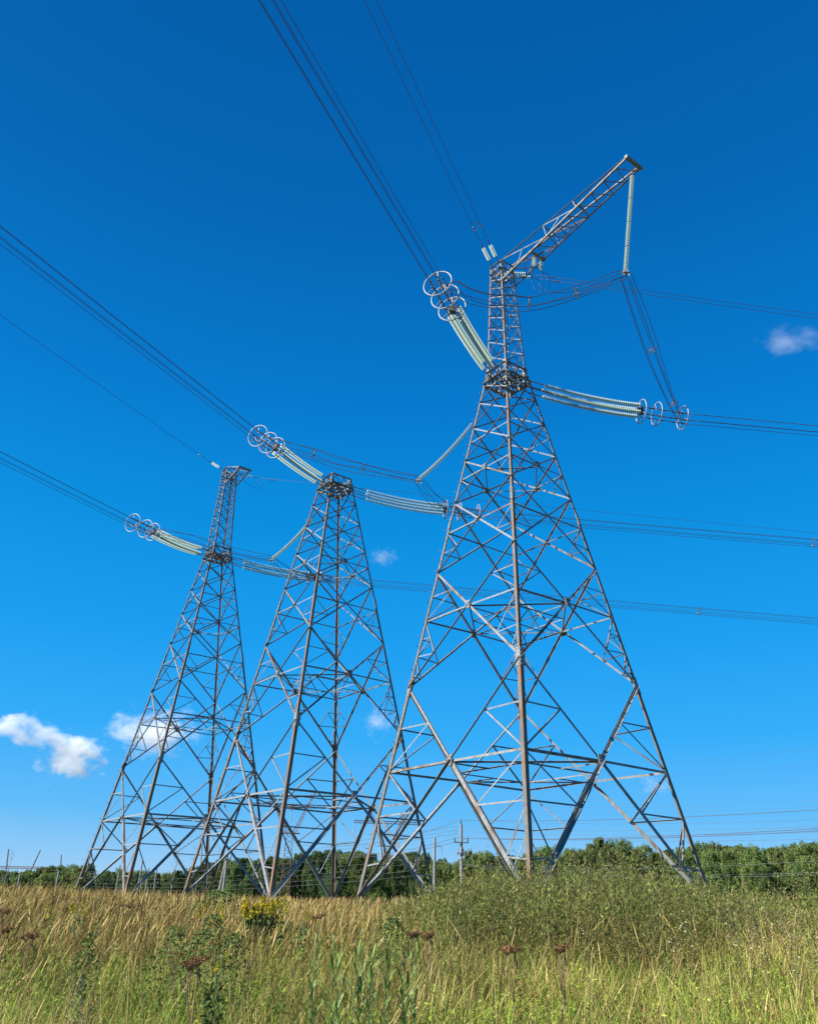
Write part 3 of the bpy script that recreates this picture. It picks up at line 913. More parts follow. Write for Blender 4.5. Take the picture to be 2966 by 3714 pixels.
o = link('loop_wire', wire_mesh(crom([tw(2, 0.1, -1.9, 31.2), tw(2, 0.9, -1.8, 30.7), tw(2, 1.9, -1.7, 30.6), tw(2, 2.3, -1.5, 31.2), tw(2, 2.0, -1.2, 31.6)], 6), 0.011, 'loop_wire'), None, M['wire'])
props(o, 'slack loop of wire dangling right of the far pylon bracket', 'wire')

# ------------------------------------------------------------------ trees
RNG = np.random.default_rng(7)
def leaf_quads(c, n_dir, size, rng, aspect=0.6):
    """one small tilted quad per centre; n_dir: preferred normal"""
    N = len(c)
    nv = n_dir + rng.normal(0, 0.75, (N, 3))
    nv /= np.linalg.norm(nv, axis=1, keepdims=True) + 1e-9
    a = np.cross(nv, rng.normal(0, 1, (N, 3))); a /= np.linalg.norm(a, axis=1, keepdims=True) + 1e-9
    b = np.cross(nv, a)
    s = size[:, None] if np.ndim(size) else size
    a = a * s; b = b * s * aspect
    V = np.stack([c - a, c - b * 0.9 + a * 0.1, c + a, c + b], 1).reshape(-1, 3)
    Q = np.arange(N * 4).reshape(-1, 4)
    return V, Q

def crown_mesh(name, H, crown_lo, R, n_cl, per, leaf, cols, seed, shape='round', clr=(0.5, 1.0)):
    rng = np.random.default_rng(seed)
    cs, ds, cc = [], [], []
    hh = H - crown_lo
    for k in range(n_cl):
        t = rng.uniform(0.02, 0.97)
        if shape == 'spire': prof = (1 - t) * 0.95 + 0.03
        elif shape == 'bush': prof = math.sqrt(max(0.0, 1 - (t * 0.98) ** 2))
        else: prof = min(1.0, (t * 2.4 + 0.45)) * math.sqrt(max(0.02, 1 - max(0, (t - 0.30) / 0.72) ** 2)) * (0.85 + 0.25 * math.sin(seed + t * 9))
        th = rng.uniform(0, 2 * math.pi)
        rr = R * prof * math.sqrt(rng.uniform(0.25, 1.0))
        c0 = np.array([rr * math.cos(th), rr * math.sin(th), crown_lo + hh * t])
        cr_ = rng.uniform(*clr) * (0.55 + 0.45 * prof) * R * 0.25
        d = rng.normal(0, 1, (per, 3)); d /= np.linalg.norm(d, axis=1, keepdims=True)
        p = c0 + d * (cr_ * rng.uniform(0.35, 1.0, (per, 1)) ** 0.6) * np.array([0.9, 0.9, 1.45])
        cs.append(p); ds.append(d * 0.7 + np.array([0, 0, 0.5]))
        col = np.array(cols[rng.integers(len(cols))]) * rng.uniform(0.75, 1.25)
        cc.append(col[None] * rng.uniform(0.7, 1.35, (per, 1)))
    c = np.concatenate(cs); d = np.concatenate(ds); col = np.concatenate(cc)
    V, Q = leaf_quads(c, d, leaf * rng.uniform(0.6, 1.3, len(c)), rng)
    me = np_mesh(name, V, Q, np.repeat(col, 4, axis=0))
    me.materials.append(M['tree_leaf'])
    return me

def trunk_mesh(name, H, r, seed, limbs=7, lo=0.3, lean=0.25, mat='bark', spread=1.0):
    rng = random.Random(seed)
    mb = MB()
    pts = [Vector((0, 0, -0.3))]
    x = y = 0
    for k in range(1, 7):
        x += rng.uniform(-lean, lean); y += rng.uniform(-lean, lean)
        pts.append(Vector((x, y, H * k / 6 * 0.93)))
    mb.tube(pts, r, 7, True, r * 0.15)
    for k in range(limbs):
        t = rng.uniform(lo, 0.85)
        j = min(5, int(t * 6)); p = lerp(pts[j], pts[j + 1], t * 6 - j)
        a = rng.uniform(0, 6.28); L = (1 - t) * H * 0.35 * spread + 0.5
        q = p + Vector((math.cos(a) * L * 0.6, math.sin(a) * L * 0.6, L * 0.8))
        mb.tube([p, lerp(p, q, 0.5) + Vector((0, 0, -0.1)), q], r * (1 - t) * 0.5 + 0.012, 5, True, 0.01)
    me = mb.mesh(name); me.materials.append(M[mat]); return me

GREEN = [(0.085, 0.125, 0.036), (0.105, 0.145, 0.042), (0.068, 0.105, 0.032), (0.125, 0.160, 0.048)]
DARK = [(0.052, 0.082, 0.028), (0.064, 0.096, 0.032), (0.042, 0.070, 0.026)]
OLIVE = [(0.115, 0.130, 0.046), (0.135, 0.145, 0.050), (0.09, 0.108, 0.038)]
SPR = [(0.022, 0.040, 0.017), (0.028, 0.048, 0.020)]
TREES = {}
def kind(k, trunk, crowns): TREES[k] = (trunk, crowns)
kind('broad', trunk_mesh('trunk', 11, 0.17, 3), [crown_mesh('crown', 11, 0.6, 3.1, 240, 105, 0.115, GREEN, s) for s in (11, 12, 13)])
kind('slim', trunk_mesh('trunk', 12, 0.13, 5, 9, 0.35), [crown_mesh('crown', 12, 0.8, 2.3, 220, 100, 0.11, GREEN + OLIVE, s) for s in (21, 22, 23)])
kind('bare_stem', trunk_mesh('trunk', 12, 0.12, 8, 7, 0.42, 0.25, 'pale_bark', 0.8), [crown_mesh('crown', 12, 4.2, 2.1, 160, 95, 0.108, OLIVE, s) for s in (31, 32, 33)])
kind('dark', trunk_mesh('trunk', 11, 0.18, 9), [crown_mesh('crown', 11, 0.2, 3.0, 240, 105, 0.115, DARK + GREEN[:1], s) for s in (41, 42)])
kind('bush', trunk_mesh('trunk', 3.4, 0.07, 12, 6, 0.15, 0.12), [crown_mesh('crown', 4.0, 0.1, 2.3, 100, 110, 0.10, GREEN + OLIVE[:1], s, 'bush', (0.6, 1.1)) for s in (51, 52)])
kind('spruce', trunk_mesh('trunk', 13, 0.15, 14, 0), [crown_mesh('crown', 13, 0.8, 2.0, 90, 60, 0.17, SPR, s, 'spire', (0.5, 0.8)) for s in (61,)])
TREE_WORDS = {'broad': ('broad-crowned leafy tree', 'tree'), 'slim': ('slim tall leafy tree', 'tree'), 'bare_stem': ('olive-crowned tree on a bare pale trunk', 'tree'),
              'dark': ('dense dark green tree', 'tree'), 'bush': ('low rounded leafy bush', 'bush'), 'spruce': ('pointed dark spruce', 'tree')}
TREE_GROUP = {'broad': 'broad trees of the wood edge', 'slim': 'slim trees of the wood edge', 'bare_stem': 'bare-stemmed trees of the wood edge',
              'dark': 'dark trees of the wood edge', 'bush': 'bushes along the wood edge', 'spruce': 'spruces in the wood'}
trng = random.Random(21)
def tree(kd, px, top_py, dist, where, hmul=1.0):
    p = at(px, 3200, dist)
    g = gz(p.x, p.y)
    topz = at(px, top_py, dist).z
    tr_, cr_ = TREES[kd]
    H0 = {'broad': 11, 'slim': 12, 'bare_stem': 12, 'dark': 11, 'bush': 4.0, 'spruce': 13}[kd]
    sc = max(0.25, (topz - g) / H0) * hmul
    nm = {'bush': 'bush', 'spruce': 'spruce_tree'}.get(kd, 'tree')
    t = thing(nm, TREE_WORDS[kd][0] + ' ' + where, TREE_WORDS[kd][1], (p.x, p.y, g), trng.uniform(0, 6.28), TREE_GROUP[kd] + ' ' + where)
    w = sc * trng.uniform(0.9, 1.25)
    t.scale = (w, w, sc)
    link('trunk', tr_, t); link('crown', cr_[trng.randrange(len(cr_))], t)
    return t
RW = 'in the wood right of the tall pylon'
# skyline of the wood on the right (px, py of tree tops)
def sky_r(px):
    xs = [1560, 1620, 1720, 1760, 1790, 1830, 1900, 2000, 2080, 2180, 2260, 2350, 2450, 2540, 2610, 2700, 2780, 2860, 2966, 3100]
    ys = [3130, 3110, 3072, 3080, 3135, 3100, 3085, 3080, 3085, 3050, 3070, 3075, 3085, 3065, 3072, 3060, 3078, 3065, 3062, 3055]
    return float(np.interp(px, xs, ys)) - (10 if px > 1800 else 0)
px = 1585
while px < 3120:
    near_gap = 1765 < px < 1800
    if not near_gap:
        wh = 'behind the two grey poles' if px < 1780 else ('behind the foot of the tall pylon' if px < 2150 else ('behind the right leg of the tall pylon' if px < 2600 else 'at the right edge of the wood'))
        kd = trng.choice(['broad', 'broad', 'slim', 'dark']) if px < 2100 else (trng.choice(['bare_stem', 'bare_stem', 'slim']) if px < 2470 else trng.choice(['broad', 'slim', 'broad']))
        d_ = 132 + trng.uniform(-5, 8)
        tree(kd, px, sky_r(px) + trng.uniform(4, 34), d_, wh)
        if trng.random() < 0.95: tree(trng.choice(['slim', 'broad', 'dark']), px + trng.uniform(18, 46), sky_r(px) + trng.uniform(-4, 16), d_ + trng.uniform(12, 22), wh)
        if px > 2080 and trng.random() < 0.5: tree('bush', px + trng.uniform(-20, 20), trng.uniform(3140, 3185), d_ - trng.uniform(7, 12), wh)
        if px > 2500 and trng.random() < 0.5: tree('broad', px + trng.uniform(-20, 20), sky_r(px) + trng.uniform(50, 85), d_ - 8, wh)
    px += trng.uniform(44, 66)
tree('spruce', 2213, 3046, 158, 'poking above the wood behind the tall pylon')
tree('slim', 2183, 3036, 150, 'rising highest above the wood behind the tall pylon')
# wood on the left, farther away
def sky_l(px):
    xs = [-60, 0, 40, 70, 110, 150, 185, 230, 270, 300, 350, 420, 480, 560, 600, 650, 700, 760, 800, 860, 900, 960, 1000, 1100, 1140, 1200, 1260, 1320, 1360, 1380, 1420, 1480, 1540, 1600]
    ys = [3165, 3160, 3152, 3158, 3140, 3128, 3142, 3140, 3130, 3158, 3158, 3152, 3150, 3156, 3158, 3150, 3128, 3115, 3110, 3108, 3118, 3105, 3100, 3090, 3080, 3085, 3082, 3085, 3110, 3125, 3095, 3085, 3095, 3110]
    return float(np.interp(px, xs, ys))
px = -50
while px < 1580:
    wh = 'at the left edge of the far wood' if px < 300 else ('behind the feet of the far pylon' if px < 700 else 'in the dark wood behind the middle pylon')
    kd = trng.choice(['broad', 'slim', 'broad']) if px < 620 else trng.choice(['dark', 'dark', 'broad', 'dark', 'spruce'])
    d_ = (190 if px < 300 else 235) + trng.uniform(-8, 8)
    tree(kd, px, sky_l(px) + trng.uniform(2, 20), d_, wh)
    tree('dark' if px > 620 else 'broad', px + trng.uniform(10, 28), sky_l(px) + trng.uniform(-6, 12), d_ + 22, wh)
    if px < 320 and trng.random() < 0.8: tree('bush', px + trng.uniform(-12, 12), sky_l(px) + trng.uniform(25, 45), d_ - 20, wh)
    px += trng.uniform(30, 46)

# ------------------------------------------------------------------ poles, small lines, distant pylons
def pole(px, top_py, dist, label, head='plain', r=0.13, twin=False):
    p = at(px, top_py, dist); g = gz(p.x, p.y); H = p.z - g
    root = thing('utility_pole', label, 'pole', (p.x, p.y, g), 0.0, 'small line poles across the field')
    mb = MB(); mb.tube([(0, 0, -0.5), (0, 0, H * 0.5), (0, 0, H)], r * 1.15, 8, True, r * 0.85); mb.build('shaft', M['concrete'], root)
    if twin:
        mb = MB(); mb.tube([(-1.1, 0.4, -0.5), (-0.1, 0, H * 0.93)], r, 8, True, r * 0.8); mb.build('strut_leg', M['concrete'], root)
    tops = [Vector((0, 0, H))]
    def pin(x, z, h=0.3, nm='pin_insulator', mat='hardware'):
        q = MB(); q.lathe((x, 0, z), (0, 0, 1), [(0, 0.03), (0.06, 0.07), (h * 0.6, 0.10), (h * 0.7, 0.06), (h, 0.075), (h, 0.0)], 8); q.build(nm, M[mat], root)
    if head == 'cross':
        pin(0, H, 0.5)
        a = MB(); a.box((0, -0.26, H - 2.0), (1.7, 0.10, 0.12)); a.build('crossarm', M['hardware'], root)
        for x in (-0.78, 0.78): pin(x, H - 1.95, 0.5)
        a = MB(); a.box((0.15, -0.26, H - 3.15), (1.35, 0.10, 0.10)); a.build('lower_crossarm', M['hardware'], root)
        for x in (-0.45, 0.24, 0.78): pin(x, H - 3.4, 0.75, 'fuse_holder', 'ring')
        tops = [Vector((0, 0, H + 0.5)), Vector((-0.78, 0, H - 1.5)), Vector((0.78, 0, H - 1.5))]
    elif head == 'side':
        a = MB(); a.tube([(0, 0, H - 1.1), (0.4, 0, H - 1.13), (0.95, 0, H - 1.15)], 0.035, 6); a.tube([(0, 0, H - 0.6), (0.5, 0, H - 0.95), (0.9, 0, H - 1.12)], 0.02, 5); a.build('side_arm', M['hardware'], root)
        q = MB(); q.tube([(0.95, 0, H - 1.15), (0.95, 0, H - 1.95)], 0.06, 6); q.build('hanging_insulator', M['ring'], root)
    elif head == 'tee':
        a = MB(); a.box((0, -0.22, H - 0.9), (1.5, 0.1, 0.1)); a.build('crossarm', M['hardware'], root)
        for x in (-0.65, 0.65): pin(x, H - 0.85, 0.5)
        tops = [Vector((0, 0, H)), Vector((-0.65, 0, H - 0.4)), Vector((0.65, 0, H - 0.4))]
    return [root.location + t for t in tops]
PA = pole(1671.5, 2990, 105, 'grey pole with two crossarms standing between the middle and tall pylons', 'cross', 0.19)
PB = pole(1576, 3038, 125, 'bare grey pole with one small side arm, left of the two-armed pole', 'side', 0.19)
PC = pole(826, 3092, 150, 'paired leaning grey pole seen between the legs of the middle pylon', 'tee', 0.2, True)
PD = pole(518, 3121, 185, 'tallest slim grey pole seen through the legs of the far pylon', 'plain', 0.17)
PE = pole(541, 3147, 200, 'slim grey pole just right of the tallest one behind the far pylon', 'plain', 0.15)
PF = pole(570, 3150, 205, 'slim grey pole third from the left behind the far pylon', 'plain', 0.15)
PG = pole(437, 3138, 190, 'slim grey pole with a tiny tee head beside the near leg of the far pylon', 'tee', 0.15)
PH = pole(75, 3171, 150, 'short leaning grey pole at the far left below the portal pylon', 'plain', 0.16)
PI = pole(216, 3157, 150, 'short leaning grey pole left of the feet of the far pylon', 'plain', 0.17)

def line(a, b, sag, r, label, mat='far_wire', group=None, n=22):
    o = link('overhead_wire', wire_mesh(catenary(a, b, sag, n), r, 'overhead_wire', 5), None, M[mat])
    props(o, label, 'wire', group)
RLINE = 'dark wire from the two-armed grey pole to the right edge'
for t_, (qx, qy) in zip(PA, ((3500, 2899), (3500, 2968), (3500, 2978))):
    line(t_, at(qx, qy, 62), 0.5, 0.024, RLINE, 'far_wire', 'three wires right of the two-armed pole')
for t_, (qx, qy, d_) in zip(PA, ((1180, 3068, 140), (1180, 3092, 140), (1180, 3104, 140))):
    line(t_, at(qx, qy, d_), 0.9, 0.024, 'thin wire from the two-armed grey pole leftwards behind the middle pylon', 'far_wire', 'three wires left of the two-armed pole')
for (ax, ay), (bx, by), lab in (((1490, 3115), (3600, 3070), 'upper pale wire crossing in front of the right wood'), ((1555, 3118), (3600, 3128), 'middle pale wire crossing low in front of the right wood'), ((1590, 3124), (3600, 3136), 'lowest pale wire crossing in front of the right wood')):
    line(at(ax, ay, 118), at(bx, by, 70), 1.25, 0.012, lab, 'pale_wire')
for k, (ax, ay, bx, by, d_, lab) in enumerate((
        (1500, 2968, 3300, 2958, 330, 'upper of the faint straight wires right of the tall pylon near the treetops'),
        (1500, 2994, 3300, 2982, 330, 'second of the faint straight wires right of the tall pylon near the treetops'),
        (1500, 3006, 3300, 3004, 330, 'third of the faint straight wires right of the tall pylon near the treetops'),
        (1500, 3022, 3300, 3031, 330, 'lowest of the faint straight wires right of the tall pylon near the treetops'))):
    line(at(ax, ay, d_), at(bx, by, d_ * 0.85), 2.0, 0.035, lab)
for (ax, ay, bx, by, lab) in ((2180, 2768, 3500, 2625, 'top one of two faint wires slanting up right of the tall pylon'), (2180, 2806, 3500, 2697, 'lower one of two faint wires slanting up right of the tall pylon'),
                              (1700, 2912, 3400, 2874, 'upper one of two very faint wires level with the lower belt of the tall pylon'), (1700, 2927, 3400, 2898, 'lower one of two very faint wires level with the lower belt of the tall pylon')):
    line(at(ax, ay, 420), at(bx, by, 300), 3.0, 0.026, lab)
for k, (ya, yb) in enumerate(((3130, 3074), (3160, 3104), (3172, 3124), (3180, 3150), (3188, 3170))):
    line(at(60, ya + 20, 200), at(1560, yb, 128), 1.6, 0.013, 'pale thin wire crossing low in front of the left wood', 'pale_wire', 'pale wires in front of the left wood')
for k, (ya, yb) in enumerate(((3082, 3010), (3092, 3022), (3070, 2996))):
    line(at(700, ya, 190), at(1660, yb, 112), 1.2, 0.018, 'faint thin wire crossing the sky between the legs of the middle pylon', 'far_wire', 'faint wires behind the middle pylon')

def lattice(mb, pts0, pts1, n, w):
    """four chords from quad pts0 to quad pts1 with zigzag bracing"""
    for a, b in zip(pts0, pts1): mb.tube([a, b], w, 4)
    for f in range(4):
        g_ = (f + 1) % 4
        for k in range(n):
            t0, t1 = k / n, (k + 1) / n
            a, b = (f, g_) if k % 2 else (g_, f)
            mb.tube([lerp(pts0[a], pts1[a], t0), lerp(pts0[b], pts1[b], t1)], w * 0.6, 4)
def quad(c, h): return [Vector(c) + Vector((x * h, y * h, 0)) for x, y in CORN]
def glass_pylon(px, base_dist, scale, label):
    """distant rusty pylon: slim mast, two spread arms, straight crossbeam"""
    p = at(px, 3190, base_dist); g = gz(p.x, p.y)
    root = thing('distant_pylon', label, 'pylon', (p.x, p.y, g), 0.12, 'rusty pylons behind the middle pylon')
    s = scale
    mb = MB(); lattice(mb, quad((0, 0, -0.3), 1.1 * s), quad((0, 0, 15.2 * s), 0.75 * s), 14, 0.075 * s)
    mb.build('mast', M['far_steel'], root)
    mb = MB(); mb.box((0, 0, 15.3 * s), (4.6 * s, 1.4 * s, 0.18 * s)); mb.build('platform', M['far_steel'], root)
    for sg in (-1, 1):
        a = Vector((sg * 0.9 * s, 0, 15.3 * s)); b = Vector((sg * 5.3 * s, 0, 24.6 * s))
        mb = MB(); lattice(mb, quad(a, 0.42 * s), quad(b, 0.16 * s), 12, 0.075 * s); mb.build('arm', M['far_steel'], root)
    mb = MB()
    lattice(mb, [Vector((-9.2 * s, y, z)) for y, z in ((-.35, 20.9 * s), (.35, 20.9 * s), (.35, 21.5 * s), (-.35, 21.5 * s))], [Vector((9.2 * s, y, z)) for y, z in ((-.35, 20.9 * s), (.35, 20.9 * s), (.35, 21.5 * s), (-.35, 21.5 * s))], 26, 0.06 * s)
    mb.build('crossbeam', M['far_steel'], root)
    for x in (-9, 0, 9):
        mb = MB(); mb.tube([(x * s, 0, 20.9 * s), (x * s, 0, 17.4 * s)], 0.10 * s, 5); mb.build('insulator_string', M['ring'], root)
glass_pylon(1037, 205, 1.0, 'rusty slim-masted pylon with spread arms, seen between the legs of the middle pylon')
glass_pylon(1400, 232, 0.97, 'rusty slim-masted pylon with spread arms, seen behind the left leg of the tall pylon')
def portal_pylon(px, dist, s, label):
    p = at(px, 3190, dist); g = gz(p.x, p.y)
    root = thing('portal_pylon', label, 'pylon', (p.x, p.y, g), -0.1, 'portal pylons at the far left')
    for x0, x1, sg in ((-6.0, -6.6, -1), (4.6, 9.0, 1)):
        a, b = Vector((x0 * s * 0.75, 0, 8 * s)), Vector((x1 * s, 0, 21.5 * s))
        mb = MB(); lattice(mb, quad((x0 * s * 0.6, 0, -0.3), 0.42 * s), quad(b, 0.12 * s), 12, 0.055 * s); mb.build('leg', M['far_steel'], root)
        mb = MB(); mb.tube([lerp(a, b, 0.88), Vector((x1 * s * 0.78, 0, 14.2 * s))], 0.09 * s, 4); mb.build('brace', M['far_steel'], root)
    B0 = [Vector((-13.5 * s, y, z)) for y, z in ((-.4, 13.6 * s), (.4, 13.6 * s), (.4, 14.4 * s), (-.4, 14.4 * s))]
    B1 = [v + Vector((27 * s, 0, 0)) for v in B0]
    mb = MB(); lattice(mb, B0, B1, 24, 0.10 * s); mb.build('crossbeam', M['far_steel'], root)
    for x in (-13, 0, 13):
        mb = MB(); mb.tube([(x * s, 0, 13.6 * s), (x * s, 0, 10.6 * s)], 0.13 * s, 5); mb.build('insulator_string', M['ring'], root)
portal_pylon(57, 370, 0.82, 'far portal pylon with two splayed legs rising above the trees at the left edge')
portal_pylon(252, 395, 0.82, 'far portal pylon with two splayed legs rising above the trees beside the far pylon')

def sapling(px, top_py, dist, label, seed):
    p = at(px, top_py, dist); g = gz(p.x, p.y); H = p.z - g
    rng = random.Random(seed)
    root = thing('dead_sapling', label, 'sapling', (p.x, p.y, g))
    mb = MB(); mid = Vector((rng.uniform(-.1, .1), 0, H * 0.5)); top = Vector((rng.uniform(0.1, .4) * H * 0.15, 0, H))
    mb.tube([(0, 0, -0.2), mid, top], 0.03 + 0.004 * H, 6, True, 0.008); mb.build('stem', M['dead_wood'], root)
    for k in range(8):
        t = rng.uniform(0.35, 0.95); q = lerp(mid, top, max(0, t * 2 - 1)) if t > 0.5 else lerp(Vector((0, 0, 0)), mid, t * 2)
        L = H * rng.uniform(0.12, 0.26); sg = rng.choice((-1, 1))
        b_ = MB(); b_.tube([q, q + Vector((sg * L * 0.35, rng.uniform(-.2, .2) * L, L * 0.6)), q + Vector((sg * L * 0.6, 0, L))], 0.014, 4, True, 0.004); b_.build('twig', M['dead_wood'], root)
sapling(640, 3076, 60, 'thin leafless sapling standing between the far and middle pylons', 2)
sapling(44, 3085, 90, 'thin leafless sapling in front of the leftmost portal pylon', 5)

# ------------------------------------------------------------------ meadow plants
def fan(n, lo, hi, rlo, rhi, rng, p=1.0):
    """random ground points: distance lo..hi, tangent of bearing rlo..rhi"""
    u = rng.uniform(0, 1, n)
    d = np.sqrt(lo ** 2 + (hi ** 2 - lo ** 2) * u ** p)
    r = rng.uniform(rlo, rhi, n)
    return r * d, d
def patch(x, y, sc, ph):
    return (np.sin(x * sc + ph) * np.cos(y * sc * 1.3 + ph * 2.1) + np.sin(x * sc * 2.3 - y * sc * 1.7 + ph) * 0.6 + np.sin(y * sc * 3.1 + x * sc * 1.1 + ph * 0.7) * 0.4) / 2.0

def strips(x, y, h, w, lean_x, lean_y, prof, col, rng, colt=None, nseg=None):
    """bent blades as quad strips; prof: (t, relative width) list along the blade"""
    N = len(x); k = len(prof)
    z0 = ground(x, y)
    ang = rng.uniform(0, np.pi, N)
    dx, dy = np.cos(ang), np.sin(ang)
    V = np.empty((N, k, 2, 3), np.float32)
    C = np.empty((N, k, 2, 3), np.float32)
    for i, (t, ww) in enumerate(prof):
        cx = x + lean_x * h * t ** 2.0; cy = y + lean_y * h * t ** 2.0
        cz = z0 + h * t * (1 - 0.18 * t * np.minimum(1, np.hypot(lean_x, lean_y)))
        hw_ = w * ww * 0.5
        for s_, j in ((-1, 0), (1, 1)):
            V[:, i, j, 0] = cx + s_ * dx * hw_; V[:, i, j, 1] = cy + s_ * dy * hw_; V[:, i, j, 2] = cz
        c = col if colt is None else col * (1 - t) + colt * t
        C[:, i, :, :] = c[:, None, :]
    b = (np.arange(N) * k * 2)[:, None]
    i = np.arange(k - 1)[None] * 2
    q = np.stack([b + i, b + i + 1, b + i + 3, b + i + 2], -1).reshape(-1, 4)
    return V.reshape(-1, 3), q, C.reshape(-1, 3)

class Acc:
    def __init__(s): s.V, s.Q, s.C, s.n = [], [], [], 0
    def add(s, V, Q, C):
        s.V.append(V); s.Q.append(Q + s.n); s.C.append(C); s.n += len(V)
    def build(s, name, mat, label, cat):
        me = np_mesh(name, np.concatenate(s.V), np.concatenate(s.Q), np.concatenate(s.C))
        o = link(name, me, None, M[mat])
        props(o, label, cat, kind='stuff')
        return o
def pick(cols, n, rng, jit=0.22):
    c = np.array(cols)[rng.integers(0, len(cols), n)]
    return c * rng.uniform(1 - jit, 1 + jit, (n, 1)) * rng.uniform(0.94, 1.06, (n, 3))

BLADE = [(0, 1.0), (0.4, 0.95), (0.75, 0.6), (1.0, 0.08)]
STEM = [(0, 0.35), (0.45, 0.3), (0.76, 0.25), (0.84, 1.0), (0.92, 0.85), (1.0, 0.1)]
STRAW = [(0.44, 0.335, 0.125), (0.52, 0.42, 0.175), (0.34, 0.24, 0.085), (0.40, 0.275, 0.10), (0.27, 0.175, 0.065)]
GRASS = [(0.27, 0.32, 0.05), (0.34, 0.365, 0.065), (0.20, 0.27, 0.04), (0.41, 0.38, 0.095), (0.46, 0.39, 0.13), (0.14, 0.19, 0.034), (0.18, 0.20, 0.05)]
LUSH = [(0.26, 0.40, 0.045), (0.34, 0.47, 0.06), (0.19, 0.32, 0.036)]
WEED = [(0.135, 0.180, 0.036), (0.165, 0.205, 0.043), (0.11, 0.150, 0.031), (0.19, 0.205, 0.054)]
BROWN = [(0.22, 0.12, 0.045), (0.17, 0.09, 0.036), (0.28, 0.165, 0.065)]
R_ = np.random.default_rng(5)
g1 = Acc()
def lance(c, d, L, w, rng):
    """narrow pointed leaves from base points c along directions d"""
    N = len(c)
    d = d / (np.linalg.norm(d, axis=1, keepdims=True) + 1e-9)
    sd = np.cross(d, np.array([0, 0, 1.0]) + rng.normal(0, 0.5, (N, 3))); sd /= np.linalg.norm(sd, axis=1, keepdims=True) + 1e-9
    L = L[:, None]; w = w[:, None]
    m_ = c + d * L * 0.45; e = c + d * L + np.array([0, 0, -0.12]) * L
    V = np.stack([c, m_ - sd * w, e, m_ + sd * w], 1).reshape(-1, 3)
    return V, np.arange(N * 4).reshape(-1, 4)

# 1 green and yellowing blades over the whole field
for lo, hi, n_, hmin, hmax, wd in ((3.0, 6.5, 90000, 0.25, 0.74, 0.0058), (6.5, 11, 98000, 0.25, 0.74, 0.0082), (11, 22, 70000, 0.35, 0.78, 0.014), (22, 48, 26000, 0.4, 0.8, 0.03)):
    x, y = fan(n_, lo, hi, -0.62, 0.62, R_)
    m_ = patch(x, y, 0.9, 1.3) + 0.7 * patch(x, y, 2.7, 4.0) + 0.4 * patch(x, y, 7.0, 2.0)
    col = pick(GRASS, n_, R_, 0.3)
    dry = m_ + R_.normal(0, 0.45, n_) > np.where(y < 10.5, 0.66, 0.42) + 0.3 * (x > 0)
    col[dry] = pick(STRAW, int(dry.sum()), R_, 0.3)
    lush = (m_ + R_.normal(0, 0.35, n_) < np.where(y < 8, -0.02, -0.45)) & (y < 13)
    col[lush] = pick(LUSH, int(lush.sum()), R_, 0.3)
    wither = R_.uniform(0, 1, n_) < 0.10
    col[wither] = pick(BROWN, int(wither.sum()), R_, 0.3)
    mott = 1 + 0.38 * np.clip(patch(x, y, 1.6, 8.0) + 0.8 * patch(x, y, 4.3, 3.0), -1, 1)
    col = col * mott[:, None]
    h = R_.uniform(hmin, hmax, n_) * (1 + 0.22 * np.clip(m_, -1, 1)) * R_.uniform(0.75, 1.1, n_)
    lean = R_.normal(0, 0.30, n_); bent = R_.uniform(0, 1, n_) < 0.12
    lean[bent] *= 2.4
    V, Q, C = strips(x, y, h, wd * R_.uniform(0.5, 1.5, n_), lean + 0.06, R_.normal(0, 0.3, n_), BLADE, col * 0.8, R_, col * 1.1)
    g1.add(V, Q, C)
# bright lush tussocks close to the camera and one green patch farther left of centre
for cx_, cy_, rad_, n_, hh in ((-2.0, 4.3, 0.6, 1500, 0.75), (-1.2, 4.4, 0.45, 900, 0.7), (-0.4, 4.6, 0.5, 1000, 0.68), (0.9, 4.8, 0.7, 1300, 0.72), (1.9, 4.9, 0.5, 900, 0.7), (-0.9, 12.0, 1.9, 4800, 0.70), (2.3, 6.2, 0.7, 1100, 0.7), (3.3, 6.6, 0.6, 900, 0.7), (0.2, 5.2, 0.4, 600, 0.75), (-1.5, 7.4, 0.6, 900, 0.7)):
    x = cx_ + R_.normal(0, rad_ * 0.5, n_); y = cy_ + R_.normal(0, rad_ * 0.5, n_)
    col = pick(LUSH, n_, R_, 0.3)
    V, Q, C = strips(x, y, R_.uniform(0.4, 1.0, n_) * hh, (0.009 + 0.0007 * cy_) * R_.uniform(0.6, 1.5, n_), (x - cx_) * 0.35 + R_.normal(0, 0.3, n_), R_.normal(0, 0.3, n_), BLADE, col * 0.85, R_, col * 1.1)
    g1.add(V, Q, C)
g1.build('meadow_grass', 'grass', 'mixed green and yellowing meadow grass covering the whole foreground', 'grass')
